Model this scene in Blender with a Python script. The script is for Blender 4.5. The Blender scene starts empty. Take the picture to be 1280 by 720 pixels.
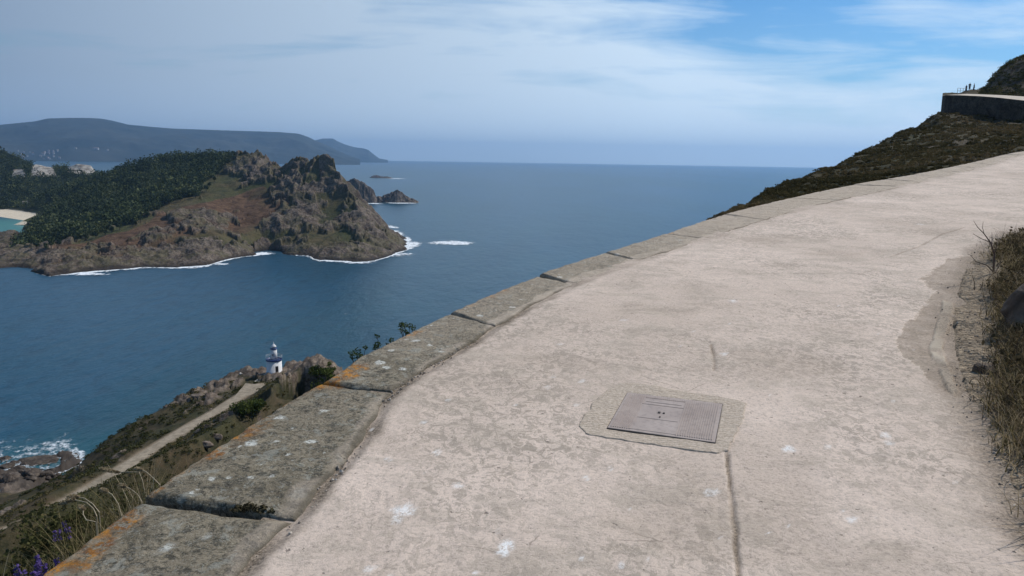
import bpy, math, random
import numpy as np
from mathutils import Vector, Matrix
from mathutils.geometry import delaunay_2d_cdt

random.seed(7); RNG = np.random.default_rng(7)
R = math.radians
S = bpy.context.scene
COL = S.collection

# ------------------------------------------------------------------ camera model
FOC = 985.0; PITCH = R(9.23); ROLL = R(0.9); CZ = 115.0
ROT = np.array((Matrix.Rotation(R(90) - PITCH, 3, 'X') @ Matrix.Rotation(ROLL, 3, 'Z')))
def rays(px, py):
    v = np.stack([(np.asarray(px, float) - 640) / FOC, (360 - np.asarray(py, float)) / FOC, -np.ones_like(np.asarray(px, float))], -1)
    return v @ ROT.T
def at(px, py, d):                    # the point seen at this pixel, d metres ahead
    r = rays(px, py); return np.array([r[0] / r[1] * d, d, CZ + r[2] / r[1] * d])
def onz(px, py, z):
    r = rays(px, py); t = (z - CZ) / r[2]; return np.array([r[0] * t, r[1] * t, z])
PZ0, PG = CZ - 1.6, 0.08              # the path rises 8 per cent
def zpath(x, y): return PZ0 + PG * y
def onpath(px, py):
    r = rays(px, py); t = -1.6 / (r[2] - PG * r[1]); return np.array([r[0] * t, r[1] * t, CZ + r[2] * t])
def proj(X, Y, Z):
    v = np.stack([X, Y, Z - CZ], -1) @ ROT
    w = np.maximum(-v[..., 2], 1e-3)
    return 640 + FOC * v[..., 0] / w, 360 - FOC * v[..., 1] / w

# ------------------------------------------------------------------ numpy noise
_perm = np.random.default_rng(3).permutation(256); _perm = np.concatenate([_perm, _perm, _perm])
_grad = np.random.default_rng(4).normal(size=(256, 3)); _grad /= np.linalg.norm(_grad, axis=1)[:, None]; _grad = _grad.astype(np.float32)
def perlin(x, y, z=None, seed=0):
    x = np.asarray(x, np.float32) + seed * 17.37; y = np.asarray(y, np.float32) - seed * 9.71
    z = np.zeros_like(x) + seed * 3.3 if z is None else np.asarray(z, np.float32) + seed * 5.1
    xi = np.floor(x).astype(np.int32); yi = np.floor(y).astype(np.int32); zi = np.floor(z).astype(np.int32)
    xf = x - xi; yf = y - yi; zf = z - zi
    u = xf * xf * xf * (xf * (xf * 6 - 15) + 10); v = yf * yf * yf * (yf * (yf * 6 - 15) + 10); w = zf * zf * zf * (zf * (zf * 6 - 15) + 10)
    xi &= 255; yi &= 255; zi &= 255
    def g(a, b, c):
        h = _perm[_perm[_perm[(xi + a) & 255] + ((yi + b) & 255)] + ((zi + c) & 255)]
        G = _grad[h]
        return G[..., 0] * (xf - a) + G[..., 1] * (yf - b) + G[..., 2] * (zf - c)
    def L(a, b, t): return a + t * (b - a)
    return L(L(L(g(0,0,0), g(1,0,0), u), L(g(0,1,0), g(1,1,0), u), v), L(L(g(0,0,1), g(1,0,1), u), L(g(0,1,1), g(1,1,1), u), v), w) * 1.6
def fbm(x, y, z=None, o=4, seed=0, ridged=False):
    s = 0; a = 1.0; t = 0
    for i in range(o):
        n = perlin(x * 2**i, y * 2**i, None if z is None else z * 2**i, seed + i)
        if ridged: n = 1 - 2 * np.abs(n)
        s = s + a * n; t += a; a *= .5
    return s / t
def sstep(a, b, x):
    t = np.clip((x - a) / (b - a), 0, 1); return t * t * (3 - 2 * t)
def inpoly(px, py, poly):
    c = np.zeros(px.shape, bool); n = len(poly)
    for i in range(n):
        x0, y0 = poly[i][:2]; x1, y1 = poly[(i + 1) % n][:2]
        if y0 == y1: continue
        k = ((y0 > py) != (y1 > py)) & (px < (x1 - x0) * (py - y0) / (y1 - y0) + x0)
        c ^= k
    return c
def segdist(X, Y, line):              # distance to a polyline and signed side
    best = np.full(X.shape, 1e9); side = np.zeros(X.shape); zz = np.zeros(X.shape)
    for a, b in zip(line[:-1], line[1:]):
        dx, dy = b[0] - a[0], b[1] - a[1]; L2 = dx * dx + dy * dy + 1e-12
        t = np.clip(((X - a[0]) * dx + (Y - a[1]) * dy) / L2, 0, 1)
        d = np.hypot(X - a[0] - t * dx, Y - a[1] - t * dy)
        k = d < best
        best = np.where(k, d, best); side = np.where(k, np.sign(dx * (Y - a[1]) - dy * (X - a[0])), side)
        if len(a) > 2: zz = np.where(k, a[2] + t * (b[2] - a[2]), zz)
    return best, side, zz

# ------------------------------------------------------------------ mesh helpers
def link(o, parent=None):
    COL.objects.link(o)
    if parent is not None: o.parent = parent
    return o
def tag(o, label=None, cat=None, group=None, kind=None):
    if label: o['label'] = label
    if cat: o['category'] = cat
    if group: o['group'] = group
    if kind: o['kind'] = kind
    return o
def empty(name, loc, rz=0):
    o = bpy.data.objects.new(name, None); o.location = loc; o.rotation_euler = (0, 0, rz); o.empty_display_size = .2
    return link(o)
def mesh(name, V, Fc, mat, attrs=None, smooth=True, parent=None, k=None):
    V = np.asarray(V, np.float32).reshape(-1, 3); Fc = np.asarray(Fc, np.int32); k = Fc.shape[1]
    me = bpy.data.meshes.new(name)
    me.vertices.add(len(V)); me.vertices.foreach_set('co', V.ravel())
    me.loops.add(Fc.size); me.loops.foreach_set('vertex_index', Fc.ravel())
    me.polygons.add(len(Fc)); me.polygons.foreach_set('loop_start', np.arange(0, Fc.size, k, dtype=np.int32))
    me.update(calc_edges=True)
    me.polygons.foreach_set('use_smooth', np.full(len(Fc), smooth))
    for n, a in (attrs or {}).items():
        at_ = me.attributes.new(n, 'FLOAT', 'POINT'); at_.data.foreach_set('value', np.asarray(a, np.float32).ravel())
    if mat: me.materials.append(mat)
    me.validate()
    return link(bpy.data.objects.new(name, me), parent)
def gridfaces(n, m, keep=None):
    i = np.arange(n * m).reshape(n, m)
    f = np.stack([i[:-1, :-1], i[:-1, 1:], i[1:, 1:], i[1:, :-1]], -1).reshape(-1, 4)
    if keep is not None:
        kk = keep.ravel(); f = f[kk[f].any(1)]
    return f
def compact(V, Fc, attrs):
    u, inv = np.unique(Fc, return_inverse=True)
    return V[u], inv.reshape(Fc.shape), {n: np.ravel(a)[u] for n, a in attrs.items()}
class MB:                              # collects plain shapes into one mesh
    def __init__(s): s.v = []; s.f = []
    def add(s, v, f):
        b = len(s.v); s.v += [tuple(p) for p in v]; s.f += [tuple(b + i for i in q) for q in f]
    def box(s, c, sz, rz=0):
        x, y, z = [q / 2 for q in sz]; ca, sa = math.cos(rz), math.sin(rz)
        v = [(c[0] + a*x*ca - b*y*sa, c[1] + a*x*sa + b*y*ca, c[2] + e*z) for a in (-1,1) for b in (-1,1) for e in (-1,1)]
        s.add(v, [(0,1,3,2),(4,6,7,5),(0,4,5,1),(2,3,7,6),(0,2,6,4),(1,5,7,3)])
    def tube(s, pts, r, n=6, cap=True):
        pts = [Vector(p) for p in pts]; r = r if hasattr(r, '__len__') else [r] * len(pts)
        vs = []
        for i, p in enumerate(pts):
            t = (pts[min(i+1, len(pts)-1)] - pts[max(i-1, 0)]).normalized()
            a = t.cross(Vector((0.31, 0.2, .93))).normalized(); b = t.cross(a)
            for k in range(n):
                w = 2 * math.pi * k / n; vs.append(p + (a * math.cos(w) + b * math.sin(w)) * r[i])
        f = [(i*n+k, i*n+(k+1)%n, (i+1)*n+(k+1)%n, (i+1)*n+k) for i in range(len(pts)-1) for k in range(n)]
        if cap: f += [tuple(range(n))[::-1], tuple(range((len(pts)-1)*n, len(pts)*n))]
        s.add(vs, f)
    def lathe(s, prof, n=32, c=(0,0,0)):
        vs = [(c[0] + r*math.cos(2*math.pi*k/n), c[1] + r*math.sin(2*math.pi*k/n), c[2] + z) for r, z in prof for k in range(n)]
        f = [(i*n+k, i*n+(k+1)%n, (i+1)*n+(k+1)%n, (i+1)*n+k) for i in range(len(prof)-1) for k in range(n)]
        f += [tuple(range(n))[::-1], tuple(range((len(prof)-1)*n, len(prof)*n))]
        s.add(vs, f)
    def build(s, name, mat, parent=None, smooth=False):
        me = bpy.data.meshes.new(name); me.from_pydata(s.v, [], s.f); me.update()
        if smooth:
            for p in me.polygons: p.use_smooth = len(p.vertices) == 4
        me.materials.append(mat); return link(bpy.data.objects.new(name, me), parent)

# ------------------------------------------------------------------ materials
class NT:
    def __init__(s, name, world=False):
        if world: s.m = bpy.data.worlds.new(name)
        else: s.m = bpy.data.materials.new(name)
        s.m.use_nodes = True; s.t = s.m.node_tree; s.t.nodes.clear()
    def n(s, typ, **kw):
        nd = s.t.nodes.new(typ)
        for k, v in kw.items():
            if k.startswith('i_'): s.set(nd.inputs[int(k[2:])] if k[2:].isdigit() else nd.inputs[k[2:].replace('_', ' ')], v)
            else: setattr(nd, k, v)
        return nd
    def set(s, inp, v):
        if isinstance(v, bpy.types.NodeSocket): s.t.links.new(v, inp)
        elif isinstance(v, (tuple, list)) and len(v) == 3 and inp.type == 'RGBA': inp.default_value = (*v, 1)
        else: inp.default_value = v
    def coord(s, kind='Object'): return s.n('ShaderNodeTexCoord').outputs[kind]
    def geo(s, k='Position'): return s.n('ShaderNodeNewGeometry').outputs[k]
    def map(s, v, scale=(1,1,1), rot=(0,0,0), loc=(0,0,0)):
        nd = s.n('ShaderNodeMapping'); s.set(nd.inputs[0], v); nd.inputs[1].default_value = loc; nd.inputs[2].default_value = rot; nd.inputs[3].default_value = scale; return nd.outputs[0]
    def noise(s, v, scale, detail=4, rough=.55, dist=0):
        nd = s.n('ShaderNodeTexNoise'); s.set(nd.inputs['Vector'], v); nd.inputs['Scale'].default_value = scale; nd.inputs['Detail'].default_value = detail
        nd.inputs['Roughness'].default_value = rough; nd.inputs['Distortion'].default_value = dist; return nd.outputs['Fac']
    def vor(s, v, scale, feat='F1', out='Distance'):
        nd = s.n('ShaderNodeTexVoronoi', feature=feat); s.set(nd.inputs['Vector'], v); nd.inputs['Scale'].default_value = scale; return nd.outputs[out]
    def ramp(s, f, stops):
        nd = s.n('ShaderNodeValToRGB'); s.set(nd.inputs[0], f); e = nd.color_ramp.elements
        while len(e) < len(stops): e.new(.5)
        for q, (p, c) in zip(e, stops):
            q.position = p; q.color = (c, c, c, 1) if not hasattr(c, '__len__') else (*c, 1)
        return nd.outputs[0]
    def mix(s, f, a, b, mode='MIX'):
        nd = s.n('ShaderNodeMix', data_type='RGBA', blend_type=mode); s.set(nd.inputs[0], f); s.set(nd.inputs[6], a); s.set(nd.inputs[7], b); return nd.outputs[2]
    def math(s, op, a, b=0.0, c=None):
        nd = s.n('ShaderNodeMath', operation=op); s.set(nd.inputs[0], a); s.set(nd.inputs[1], b)
        if c is not None: s.set(nd.inputs[2], c)
        return nd.outputs[0]
    def attr(s, name): return s.n('ShaderNodeAttribute', attribute_name=name).outputs['Fac']
    def bump(s, h, strength=.5, dist=.1, normal=None):
        nd = s.n('ShaderNodeBump'); s.set(nd.inputs['Height'], h); nd.inputs['Strength'].default_value = strength; nd.inputs['Distance'].default_value = dist
        if normal: s.set(nd.inputs['Normal'], normal)
        return nd.outputs[0]
    def out(s, sh, vol=None):
        o = s.n('ShaderNodeOutputMaterial')
        if sh: s.t.links.new(sh, o.inputs[0])
        if vol: s.t.links.new(vol, o.inputs[1])
        return s.m
    def pbr(s, col, rough=.9, normal=None, spec=.3, metal=0):
        p = s.n('ShaderNodeBsdfPrincipled'); s.set(p.inputs['Base Color'], col); s.set(p.inputs['Roughness'], rough); p.inputs['Specular IOR Level'].default_value = spec
        p.inputs['Metallic'].default_value = metal
        if normal: s.set(p.inputs['Normal'], normal)
        return p.outputs[0]
def plain(name, c1, c2=None, scale=5, rough=.8, spec=.3, metal=0, bump=0):
    m = NT(name); P = m.coord(); f = m.noise(P, scale, 5)
    c2 = c2 or tuple(x * .75 for x in c1)
    col = m.mix(m.ramp(f, [(.35, 0), (.65, 1)]), c2, c1)
    return m.out(m.pbr(col, rough, m.bump(f, bump, .02) if bump else None, spec, metal))
def leafmat(name, c1, c2, c3=None, trans=.25):
    m = NT(name); sh = m.attr('shade')
    st = [(0, c2), (1, c1)] if c3 is None else [(0, c2), (.55, c1), (1, c3)]
    col = m.ramp(sh, st)
    d = m.n('ShaderNodeBsdfDiffuse', i_Color=col).outputs[0]; t = m.n('ShaderNodeBsdfTranslucent', i_Color=col).outputs[0]
    mx = m.n('ShaderNodeMixShader'); mx.inputs[0].default_value = trans; m.t.links.new(d, mx.inputs[1]); m.t.links.new(t, mx.inputs[2])
    return m.out(mx.outputs[0])

def M_path():
    m = NT('worn_concrete'); P = m.coord()
    big = m.noise(P, .55, 6, .6); mid = m.noise(m.map(P, (1, 1.6, 1), (0, 0, .5)), 2.6, 8, .68, .6); fine = m.noise(P, 55, 6, .75); grit = m.noise(P, 210, 3, .8)
    c = m.mix(m.ramp(big, [(.35, 0), (.65, 1)]), (.525, .42, .335), (.68, .55, .45))
    blot = m.ramp(mid, [(.50, 0), (.60, 1)])
    c = m.mix(m.math('MULTIPLY', blot, .40), c, (.36, .305, .235))
    # worn scabs of grey showing through the pale skin
    region = m.ramp(m.noise(P, .9, 5, .6, .4), [(.40, .12), (.60, 1)])
    scab = m.math('MULTIPLY', region, m.ramp(m.noise(m.map(P, (1, .8, 1), (0, 0, .4)), 19, 8, .78, .8), [(.49, 0), (.53, 1)]))
    c = m.mix(m.math('MULTIPLY', scab, .62), c, m.mix(m.noise(P, 3, 3), (.20, .165, .12), (.34, .29, .23)))
    ce = m.vor(m.mix(.12, P, m.n('ShaderNodeTexNoise', i_Scale=3.0, i_Detail=6.0, i_Vector=P).outputs['Color'], 'ADD'), 1.1, 'DISTANCE_TO_EDGE')
    crk = m.math('MULTIPLY', m.ramp(ce, [(0, 1), (.0035, 0)]), m.ramp(m.noise(P, 2.4, 3), [(.56, 0), (.62, .6)]))
    c = m.mix(crk, c, (.12, .095, .07))
    c = m.mix(m.ramp(fine, [(.33, .62), (.5, 0)]), c, (.24, .20, .165))
    c = m.mix(m.ramp(grit, [(.56, 0), (.72, .45)]), c, (.66, .58, .50))
    pit = m.ramp(m.noise(P, 26, 3, .6), [(.27, 1), (.33, 0)])
    c = m.mix(m.math('MULTIPLY', pit, .75), c, (.13, .105, .085))
    # bare aggregate, crack, splashes from the vertex marks
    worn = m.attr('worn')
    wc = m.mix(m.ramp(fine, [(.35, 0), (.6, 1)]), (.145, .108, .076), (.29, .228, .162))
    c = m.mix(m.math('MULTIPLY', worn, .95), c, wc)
    c = m.mix(m.attr('kerb'), c, m.mix(fine, (.36, .30, .225), (.54, .46, .36)))
    c = m.mix(m.attr('soil'), c, m.mix(m.ramp(m.noise(P, 70, 4, .8), [(.4, 0), (.6, 1)]), (.10, .075, .052), (.34, .27, .20)))
    c = m.mix(m.math('MULTIPLY', m.attr('splash'), m.ramp(m.noise(P, 75, 5, .8), [(.44, .12), (.52, .95)])), c, (.80, .79, .76))
    h = m.math('ADD', m.math('MULTIPLY', mid, 1.0), m.math('ADD', m.math('MULTIPLY', fine, .35), m.math('MULTIPLY', grit, .12)))
    h = m.math('SUBTRACT', h, m.math('MULTIPLY', pit, .2))
    return m.out(m.pbr(c, .92, m.bump(h, .9, .012), .2))
def M_slab():
    m = NT('lichened_granite'); P = m.coord()
    mid = m.noise(P, 7.5, 9, .78, .7); fine = m.noise(P, 42, 7, .75); sp = m.noise(P, 120, 3, .7)
    c = m.mix(m.ramp(mid, [(.36, 0), (.64, 1)]), (.125, .104, .070), (.34, .287, .20))
    c = m.mix(m.ramp(m.noise(P, 2.2, 5, .6), [(.4, 0), (.60, .65)]), c, (.29, .24, .17))
    c = m.mix(m.ramp(m.noise(P, 15, 8, .8, .5), [(.53, 0), (.56, .75)]), c, (.065, .062, .05))
    c = m.mix(m.ramp(fine, [(.38, .85), (.5, 0)]), c, (.05, .045, .034))
    c = m.mix(m.ramp(sp, [(.56, 0), (.68, .55)]), c, (.42, .40, .34))
    pale = m.math('MULTIPLY', m.ramp(m.noise(P, 11, 8, .8, .6), [(.55, 0), (.58, 1)]), .6)
    c = m.mix(pale, c, (.34, .335, .28))
    org = m.math('MULTIPLY', m.attr('orange'), m.ramp(m.noise(P, 30, 8, .85), [(.47, 0), (.51, 1)]))
    c = m.mix(org, c, m.mix(m.ramp(m.noise(P, 14, 4), [(.38, 0), (.62, 1)]), (.20, .085, .03), (.50, .22, .035)))
    c = m.mix(m.math('MULTIPLY', m.attr('splash'), m.ramp(m.noise(P, 75, 5, .8), [(.43, .1), (.50, 1)])), c, (.66, .65, .58))
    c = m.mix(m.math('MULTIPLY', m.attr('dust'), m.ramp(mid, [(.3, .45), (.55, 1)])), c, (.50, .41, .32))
    c = m.mix(m.attr('soil'), c, (.12, .10, .07))
    h = m.math('ADD', mid, m.math('MULTIPLY', fine, .5))
    return m.out(m.pbr(c, .95, m.bump(h, 1.0, .022), .15))
def rockcol(m, P, s, tone=1.0):
    a = m.noise(P, .055 * s, 8, .68, .4); b = m.noise(P, .3 * s, 8, .72); cr = m.vor(m.mix(.25, P, m.n('ShaderNodeTexNoise', i_Scale=.08 * s, i_Vector=P).outputs['Color'], 'ADD'), .14 * s, 'DISTANCE_TO_EDGE')
    k = tone
    c = m.mix(m.ramp(a, [(.38, 0), (.62, 1)]), (.115*k, .085*k, .066*k), (.27*k, .215*k, .165*k))
    c = m.mix(m.ramp(b, [(.3, .7), (.5, 0)]), c, (.045*k, .036*k, .03*k))
    c = m.mix(m.ramp(b, [(.55, 0), (.7, .6)]), c, (.42*k, .36*k, .29*k))
    c = m.mix(m.ramp(cr, [(0, .7), (.08, 0)]), c, (.04*k, .03*k, .025*k))
    return c, m.math('ADD', a, m.math('MULTIPLY', b, .6))
def M_island():
    m = NT('island_ground'); P = m.coord()
    rc, rh = rockcol(m, P, 1.1, .66); rc = m.mix(m.math('MULTIPLY', m.ramp(m.noise(P, .035, 7, .7, .5), [(.47, 0), (.55, 1)]), .65), rc, (.085, .075, .038))
    n1 = m.noise(P, .012, 6, .6, .5); n2 = m.noise(P, .09, 7, .7); n3 = m.noise(P, .5, 4, .7)
    g = m.mix(m.ramp(n1, [(.42, 0), (.58, 1)]), (.066, .070, .028), (.095, .075, .038))
    g = m.mix(m.ramp(n2, [(.38, .8), (.56, 0)]), g, (.028, .034, .016))
    g = m.mix(m.ramp(n3, [(.5, 0), (.75, .5)]), g, (.13, .10, .06))
    g = m.mix(m.attr('brown'), g, m.mix(m.ramp(n2, [(.4, 0), (.6, 1)]), (.060, .036, .022), (.135, .082, .050)))
    g = m.mix(m.attr('wood'), g, m.mix(n2, (.010, .016, .008), (.03, .042, .02)))
    c = m.mix(m.attr('rock'), g, rc)
    c = m.mix(m.attr('wet'), c, m.mix(n2, (.012, .010, .009), (.07, .055, .042)))
    c = m.mix(m.attr('pale'), c, m.mix(m.ramp(n2, [(.4, 0), (.6, 1)]), (.20, .17, .14), (.46, .42, .36)))
    c = m.mix(m.attr('sand'), c, (.62, .53, .40))
    return m.out(m.pbr(c, .95, m.bump(rh, .8, 2.5), .1))
def M_hill():
    m = NT('heath_ground'); P = m.coord()
    rc, rh = rockcol(m, P, 4.0, .9)
    n1 = m.noise(P, .05, 6, .6, .5); n2 = m.noise(P, .45, 7, .7); n3 = m.noise(P, 3.5, 5, .75); n4 = m.noise(P, 25, 5, .75)
    g = m.mix(m.ramp(n1, [(.42, 0), (.60, 1)]), (.060, .056, .026), (.085, .062, .036))
    g = m.mix(m.ramp(n2, [(.38, .8), (.58, 0)]), g, (.022, .026, .013))
    g = m.mix(m.ramp(n3, [(.52, 0), (.72, .6)]), g, (.15, .12, .07))
    g = m.mix(m.ramp(n4, [(.3, .7), (.5, 0)]), g, (.018, .016, .010))
    so = m.mix(m.ramp(n4, [(.35, 0), (.6, 1)]), (.12, .09, .062), (.36, .285, .20))
    c = m.mix(m.attr('rock'), g, rc)
    c = m.mix(m.attr('soil'), c, so)
    c = m.mix(m.attr('wet'), c, m.mix(n3, (.018, .015, .013), (.11, .088, .07)))
    h = m.math('ADD', m.math('ADD', rh, n3), m.math('MULTIPLY', n4, .1))
    return m.out(m.pbr(c, .95, m.bump(h, .6, .3), .1))
def M_rock(name, s, tone=1.0):
    m = NT(name); P = m.coord(); c, h = rockcol(m, P, s, tone); return m.out(m.pbr(c, .9, m.bump(h, .9, 1.2 / s), .2))
def M_sea():
    m = NT('sea_water'); P = m.coord()
    w1 = m.noise(m.map(P, (1, .38, 1), (0, 0, .55)), .030, 5, .55, .3)
    w2 = m.noise(m.map(P, (1, .42, 1), (0, 0, .35)), .13, 5, .6, .2); w3 = m.noise(m.map(P, (1, .5, 1), (0, 0, .8)), .55, 4, .6)
    # a wave train's height in metres; broad swells plus chop
    h = m.math('ADD', m.math('MULTIPLY', w1, 2.0), m.math('ADD', m.math('MULTIPLY', w2, 1.1), m.math('MULTIPLY', w3, .30)))
    big = m.noise(m.map(P, (1, .5, 1), (0, 0, .3)), .0045, 5, .6, .8); gust = m.noise(m.map(P, (1, .16, 1), (0, 0, -.12)), .0016, 6, .6, .5)
    c = m.mix(m.ramp(big, [(.35, 0), (.65, 1)]), (.005, .038, .054), (.010, .055, .070))
    c = m.mix(m.ramp(gust, [(.42, 0), (.58, .85)]), c, (.014, .062, .108))
    c = m.mix(m.math('MULTIPLY', m.ramp(w2, [(.35, 1), (.5, 0)]), .45), c, (.003, .020, .036)); c = m.mix(m.math('MULTIPLY', m.ramp(w3, [(.55, 0), (.7, 1)]), .25), c, (.02, .085, .125))  # ripple shading put into the colour: darker troughs, lighter crests
    # clear shallows over sand off the beach (a real change of water colour)
    cx, cy = BEACH; 
    d = m.n('ShaderNodeVectorMath', operation='DISTANCE', i_1=(cx, cy, 0)); m.t.links.new(m.map(P, (1, 1, 0)), d.inputs[0])
    c = m.mix(m.ramp(m.math('DIVIDE', d.outputs['Value'], 260.0), [(.28, 1), (.50, .65), (.75, .2), (1, 0)]), c, (.05, .19, .17))
    dd = m.n('ShaderNodeVectorMath', operation='DISTANCE', i_1=(SURF[0], SURF[1], 0)); m.t.links.new(m.map(P, (1, 1, 0)), dd.inputs[0])
    c = m.mix(m.ramp(m.math('DIVIDE', dd.outputs['Value'], 45.0), [(.1, .4), (1, 0)]), c, (.03, .12, .13))
    p = m.n('ShaderNodeBsdfPrincipled'); m.set(p.inputs['Base Color'], c); p.inputs['Roughness'].default_value = .28; p.inputs['IOR'].default_value = 1.33
    p.inputs['Specular IOR Level'].default_value = .5
    m.set(p.inputs['Normal'], m.bump(h, .8, 1.0))
    return m.out(p.outputs[0])
def M_foam():
    m = NT('sea_foam'); P = m.coord()
    n = m.noise(m.map(P, (1, .45, 1), (0, 0, .3)), .16, 8, .75, 1.4); n2 = m.noise(P, .9, 5, .7)
    f = m.math('ADD', m.math('MULTIPLY', n, .75), m.math('MULTIPLY', n2, .25))
    f = m.math('MULTIPLY_ADD', f, 2.4, -.70)
    k = m.math('ADD', f, m.math('SUBTRACT', m.attr('foam'), 1.0))
    a = m.ramp(k, [(.30, 0), (.52, .92)])
    d = m.n('ShaderNodeBsdfDiffuse', i_Color=(.80, .84, .86)).outputs[0]; t = m.n('ShaderNodeBsdfTransparent').outputs[0]
    mx = m.n('ShaderNodeMixShader', i_0=a); m.t.links.new(t, mx.inputs[1]); m.t.links.new(d, mx.inputs[2])
    return m.out(mx.outputs[0])

# ------------------------------------------------------------------ terrain from surveyed points
def tin(points, X, Y):
    pts = np.array(points, float)
    vs, es, fs, ov, oe, of = delaunay_2d_cdt([Vector((p[0], p[1])) for p in pts], [], [], 0, 1e-4)
    zs = [np.mean([pts[i][2] for i in o]) for o in ov]
    Z = np.full(X.shape, -30.0)
    azg = np.arctan2(X, Y)[0]; rg = np.hypot(X, Y)[:, 0]
    for f in fs:
        a, b, c = [vs[i] for i in f]; za, zb, zc = [zs[i] for i in f]
        az = [math.atan2(v.x, v.y) for v in (a, b, c)]; rr = [v.length for v in (a, b, c)]
        if max(az) - min(az) > 3.2: j0, j1, i0, i1 = 0, len(azg), 0, len(rg)
        else:
            j0 = max(0, np.searchsorted(azg, min(az)) - 1); j1 = min(len(azg), np.searchsorted(azg, max(az)) + 1)
            i0 = 0; i1 = min(len(rg), np.searchsorted(rg, max(rr)) + 1)
        x = X[i0:i1, j0:j1]; y = Y[i0:i1, j0:j1]
        D = (b.y - c.y) * (a.x - c.x) + (c.x - b.x) * (a.y - c.y)
        if abs(D) < 1e-9 or x.size == 0: continue
        l1 = ((b.y - c.y) * (x - c.x) + (c.x - b.x) * (y - c.y)) / D; l2 = ((c.y - a.y) * (x - c.x) + (a.x - c.x) * (y - c.y)) / D; l3 = 1 - l1 - l2
        k = (l1 >= -1e-6) & (l2 >= -1e-6) & (l3 >= -1e-6)
        Z[i0:i1, j0:j1] = np.where(k, l1 * za + l2 * zb + l3 * zc, Z[i0:i1, j0:j1])
    return Z
def blur(Z, n):
    for _ in range(n):
        A = np.pad(Z, 1, mode='edge'); Z = (A[:-2, 1:-1] + 2 * A[1:-1, 1:-1] + A[2:, 1:-1]) / 4
        A = np.pad(Z, 1, mode='edge'); Z = (A[1:-1, :-2] + 2 * A[1:-1, 1:-1] + A[1:-1, 2:]) / 4
    return Z
def polar(az0, az1, na, r0, r1, nr):
    az = np.linspace(R(az0), R(az1), na); r = np.exp(np.linspace(math.log(r0), math.log(r1), nr))
    A, Q = np.meshgrid(az, r); return Q * np.sin(A), Q * np.cos(A), Q, A
def slope_of(X, Y, Z):
    P = np.stack([X, Y, Z], -1); du = np.gradient(P, axis=0); dv = np.gradient(P, axis=1); n = np.cross(dv, du)
    n /= np.linalg.norm(n, axis=-1)[..., None] + 1e-9; return np.abs(n[..., 2])

# ------------------------------------------------------------------ the near path: edge lines
def line(raw, pix, spacing_k=.01):
    P = [np.array([x, y, zpath(x, y)]) for x, y in raw[0]] + [onpath(*p) for p in pix] + [np.array([x, y, zpath(x, y)]) for x, y in raw[1]]
    P = np.array(P)
    # Catmull-Rom
    out = []
    Q = np.vstack([2 * P[0] - P[1], P, 2 * P[-1] - P[-2]])
    for i in range(1, len(Q) - 2):
        for t in np.linspace(0, 1, 12, endpoint=False):
            p0, p1, p2, p3 = Q[i-1:i+3]
            out.append(.5 * (2*p1 + (p2-p0)*t + (2*p0-5*p1+4*p2-p3)*t*t + (3*p1-p0-3*p2+p3)*t**3))
    out.append(P[-1]); return np.array(out)
EO = line(([(-1.85, -4), (-1.78, -1), (-1.68, 1.2)], [(20, 43)][:0]), [(52, 718), (185, 620), (350, 508), (413, 473), (455, 444), (498, 423), (561, 392), (624, 364), (673, 345), (743, 320), (832, 292), (905, 268), (986, 248), (1066, 231), (1147, 217), (1215, 203), (1280, 190)]) if False else None
EO = line(([(-1.85, -4), (-1.78, -1), (-1.70, 1.2)], [(21.5, 30), (30, 35), (42, 39)]), [(52, 718), (185, 620), (350, 508), (413, 473), (455, 444), (498, 423), (561, 392), (624, 364), (673, 345), (743, 320), (832, 292), (905, 268), (986, 248), (1066, 231), (1147, 217), (1215, 203), (1280, 189)])
EI = line(([(-1.05, -4), (-1.02, -1), (-1.0, 1.2)], [(22, 29.2), (30.3, 34.1), (42.3, 38.1)]), [(308, 718), (333, 687), (375, 649), (410, 607), (451, 562), (480, 512), (496, 489), (527, 468), (573, 440), (632, 402), (700, 366), (738, 350), (803, 326), (889, 299), (946, 279), (1036, 254), (1110, 238), (1178, 222), (1240, 207), (1290, 193)])
ER = line(([(1.9, -4), (1.9, -1), (1.95, 1.2)], [(9.5, 12.6), (14, 17), (20, 22.5), (29, 28.5), (42, 33)]), [(1300, 690), (1283, 645), (1242, 560), (1213, 500), (1196, 440), (1196, 385), (1212, 330), (1240, 303), (1275, 290)])
if __name__ == '__main__':
    pass
def resample(Ln, n, pw=None):
    s = np.concatenate([[0], np.cumsum(np.linalg.norm(np.diff(Ln, axis=0), axis=1))])
    r = np.maximum(np.linalg.norm((Ln - [0, 0, CZ]), axis=1), 2.0)
    w = np.concatenate([[0], np.cumsum(np.diff(s) / (.5 * (r[1:] + r[:-1])))])   # finer where near
    t = np.linspace(0, w[-1], n)
    return np.stack([np.interp(t, w, Ln[:, i]) for i in range(3)], -1)
def along(Ln, P):                     # nearest vertex parameter
    return int(np.argmin(np.hypot(Ln[:, 0] - P[0], Ln[:, 1] - P[1])))

BEACH = tuple(onz(22, 282, 0)[:2]); SURF = tuple(onz(45, 582, 0)[:2])
MP, MS, MI, MH, MSEA, MF = M_path(), M_slab(), M_island(), M_hill(), M_sea(), M_foam()

# ================================================================== PATH
N, T = 900, 420
a = resample(EI, 4000); b = resample(ER, 4000)
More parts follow.
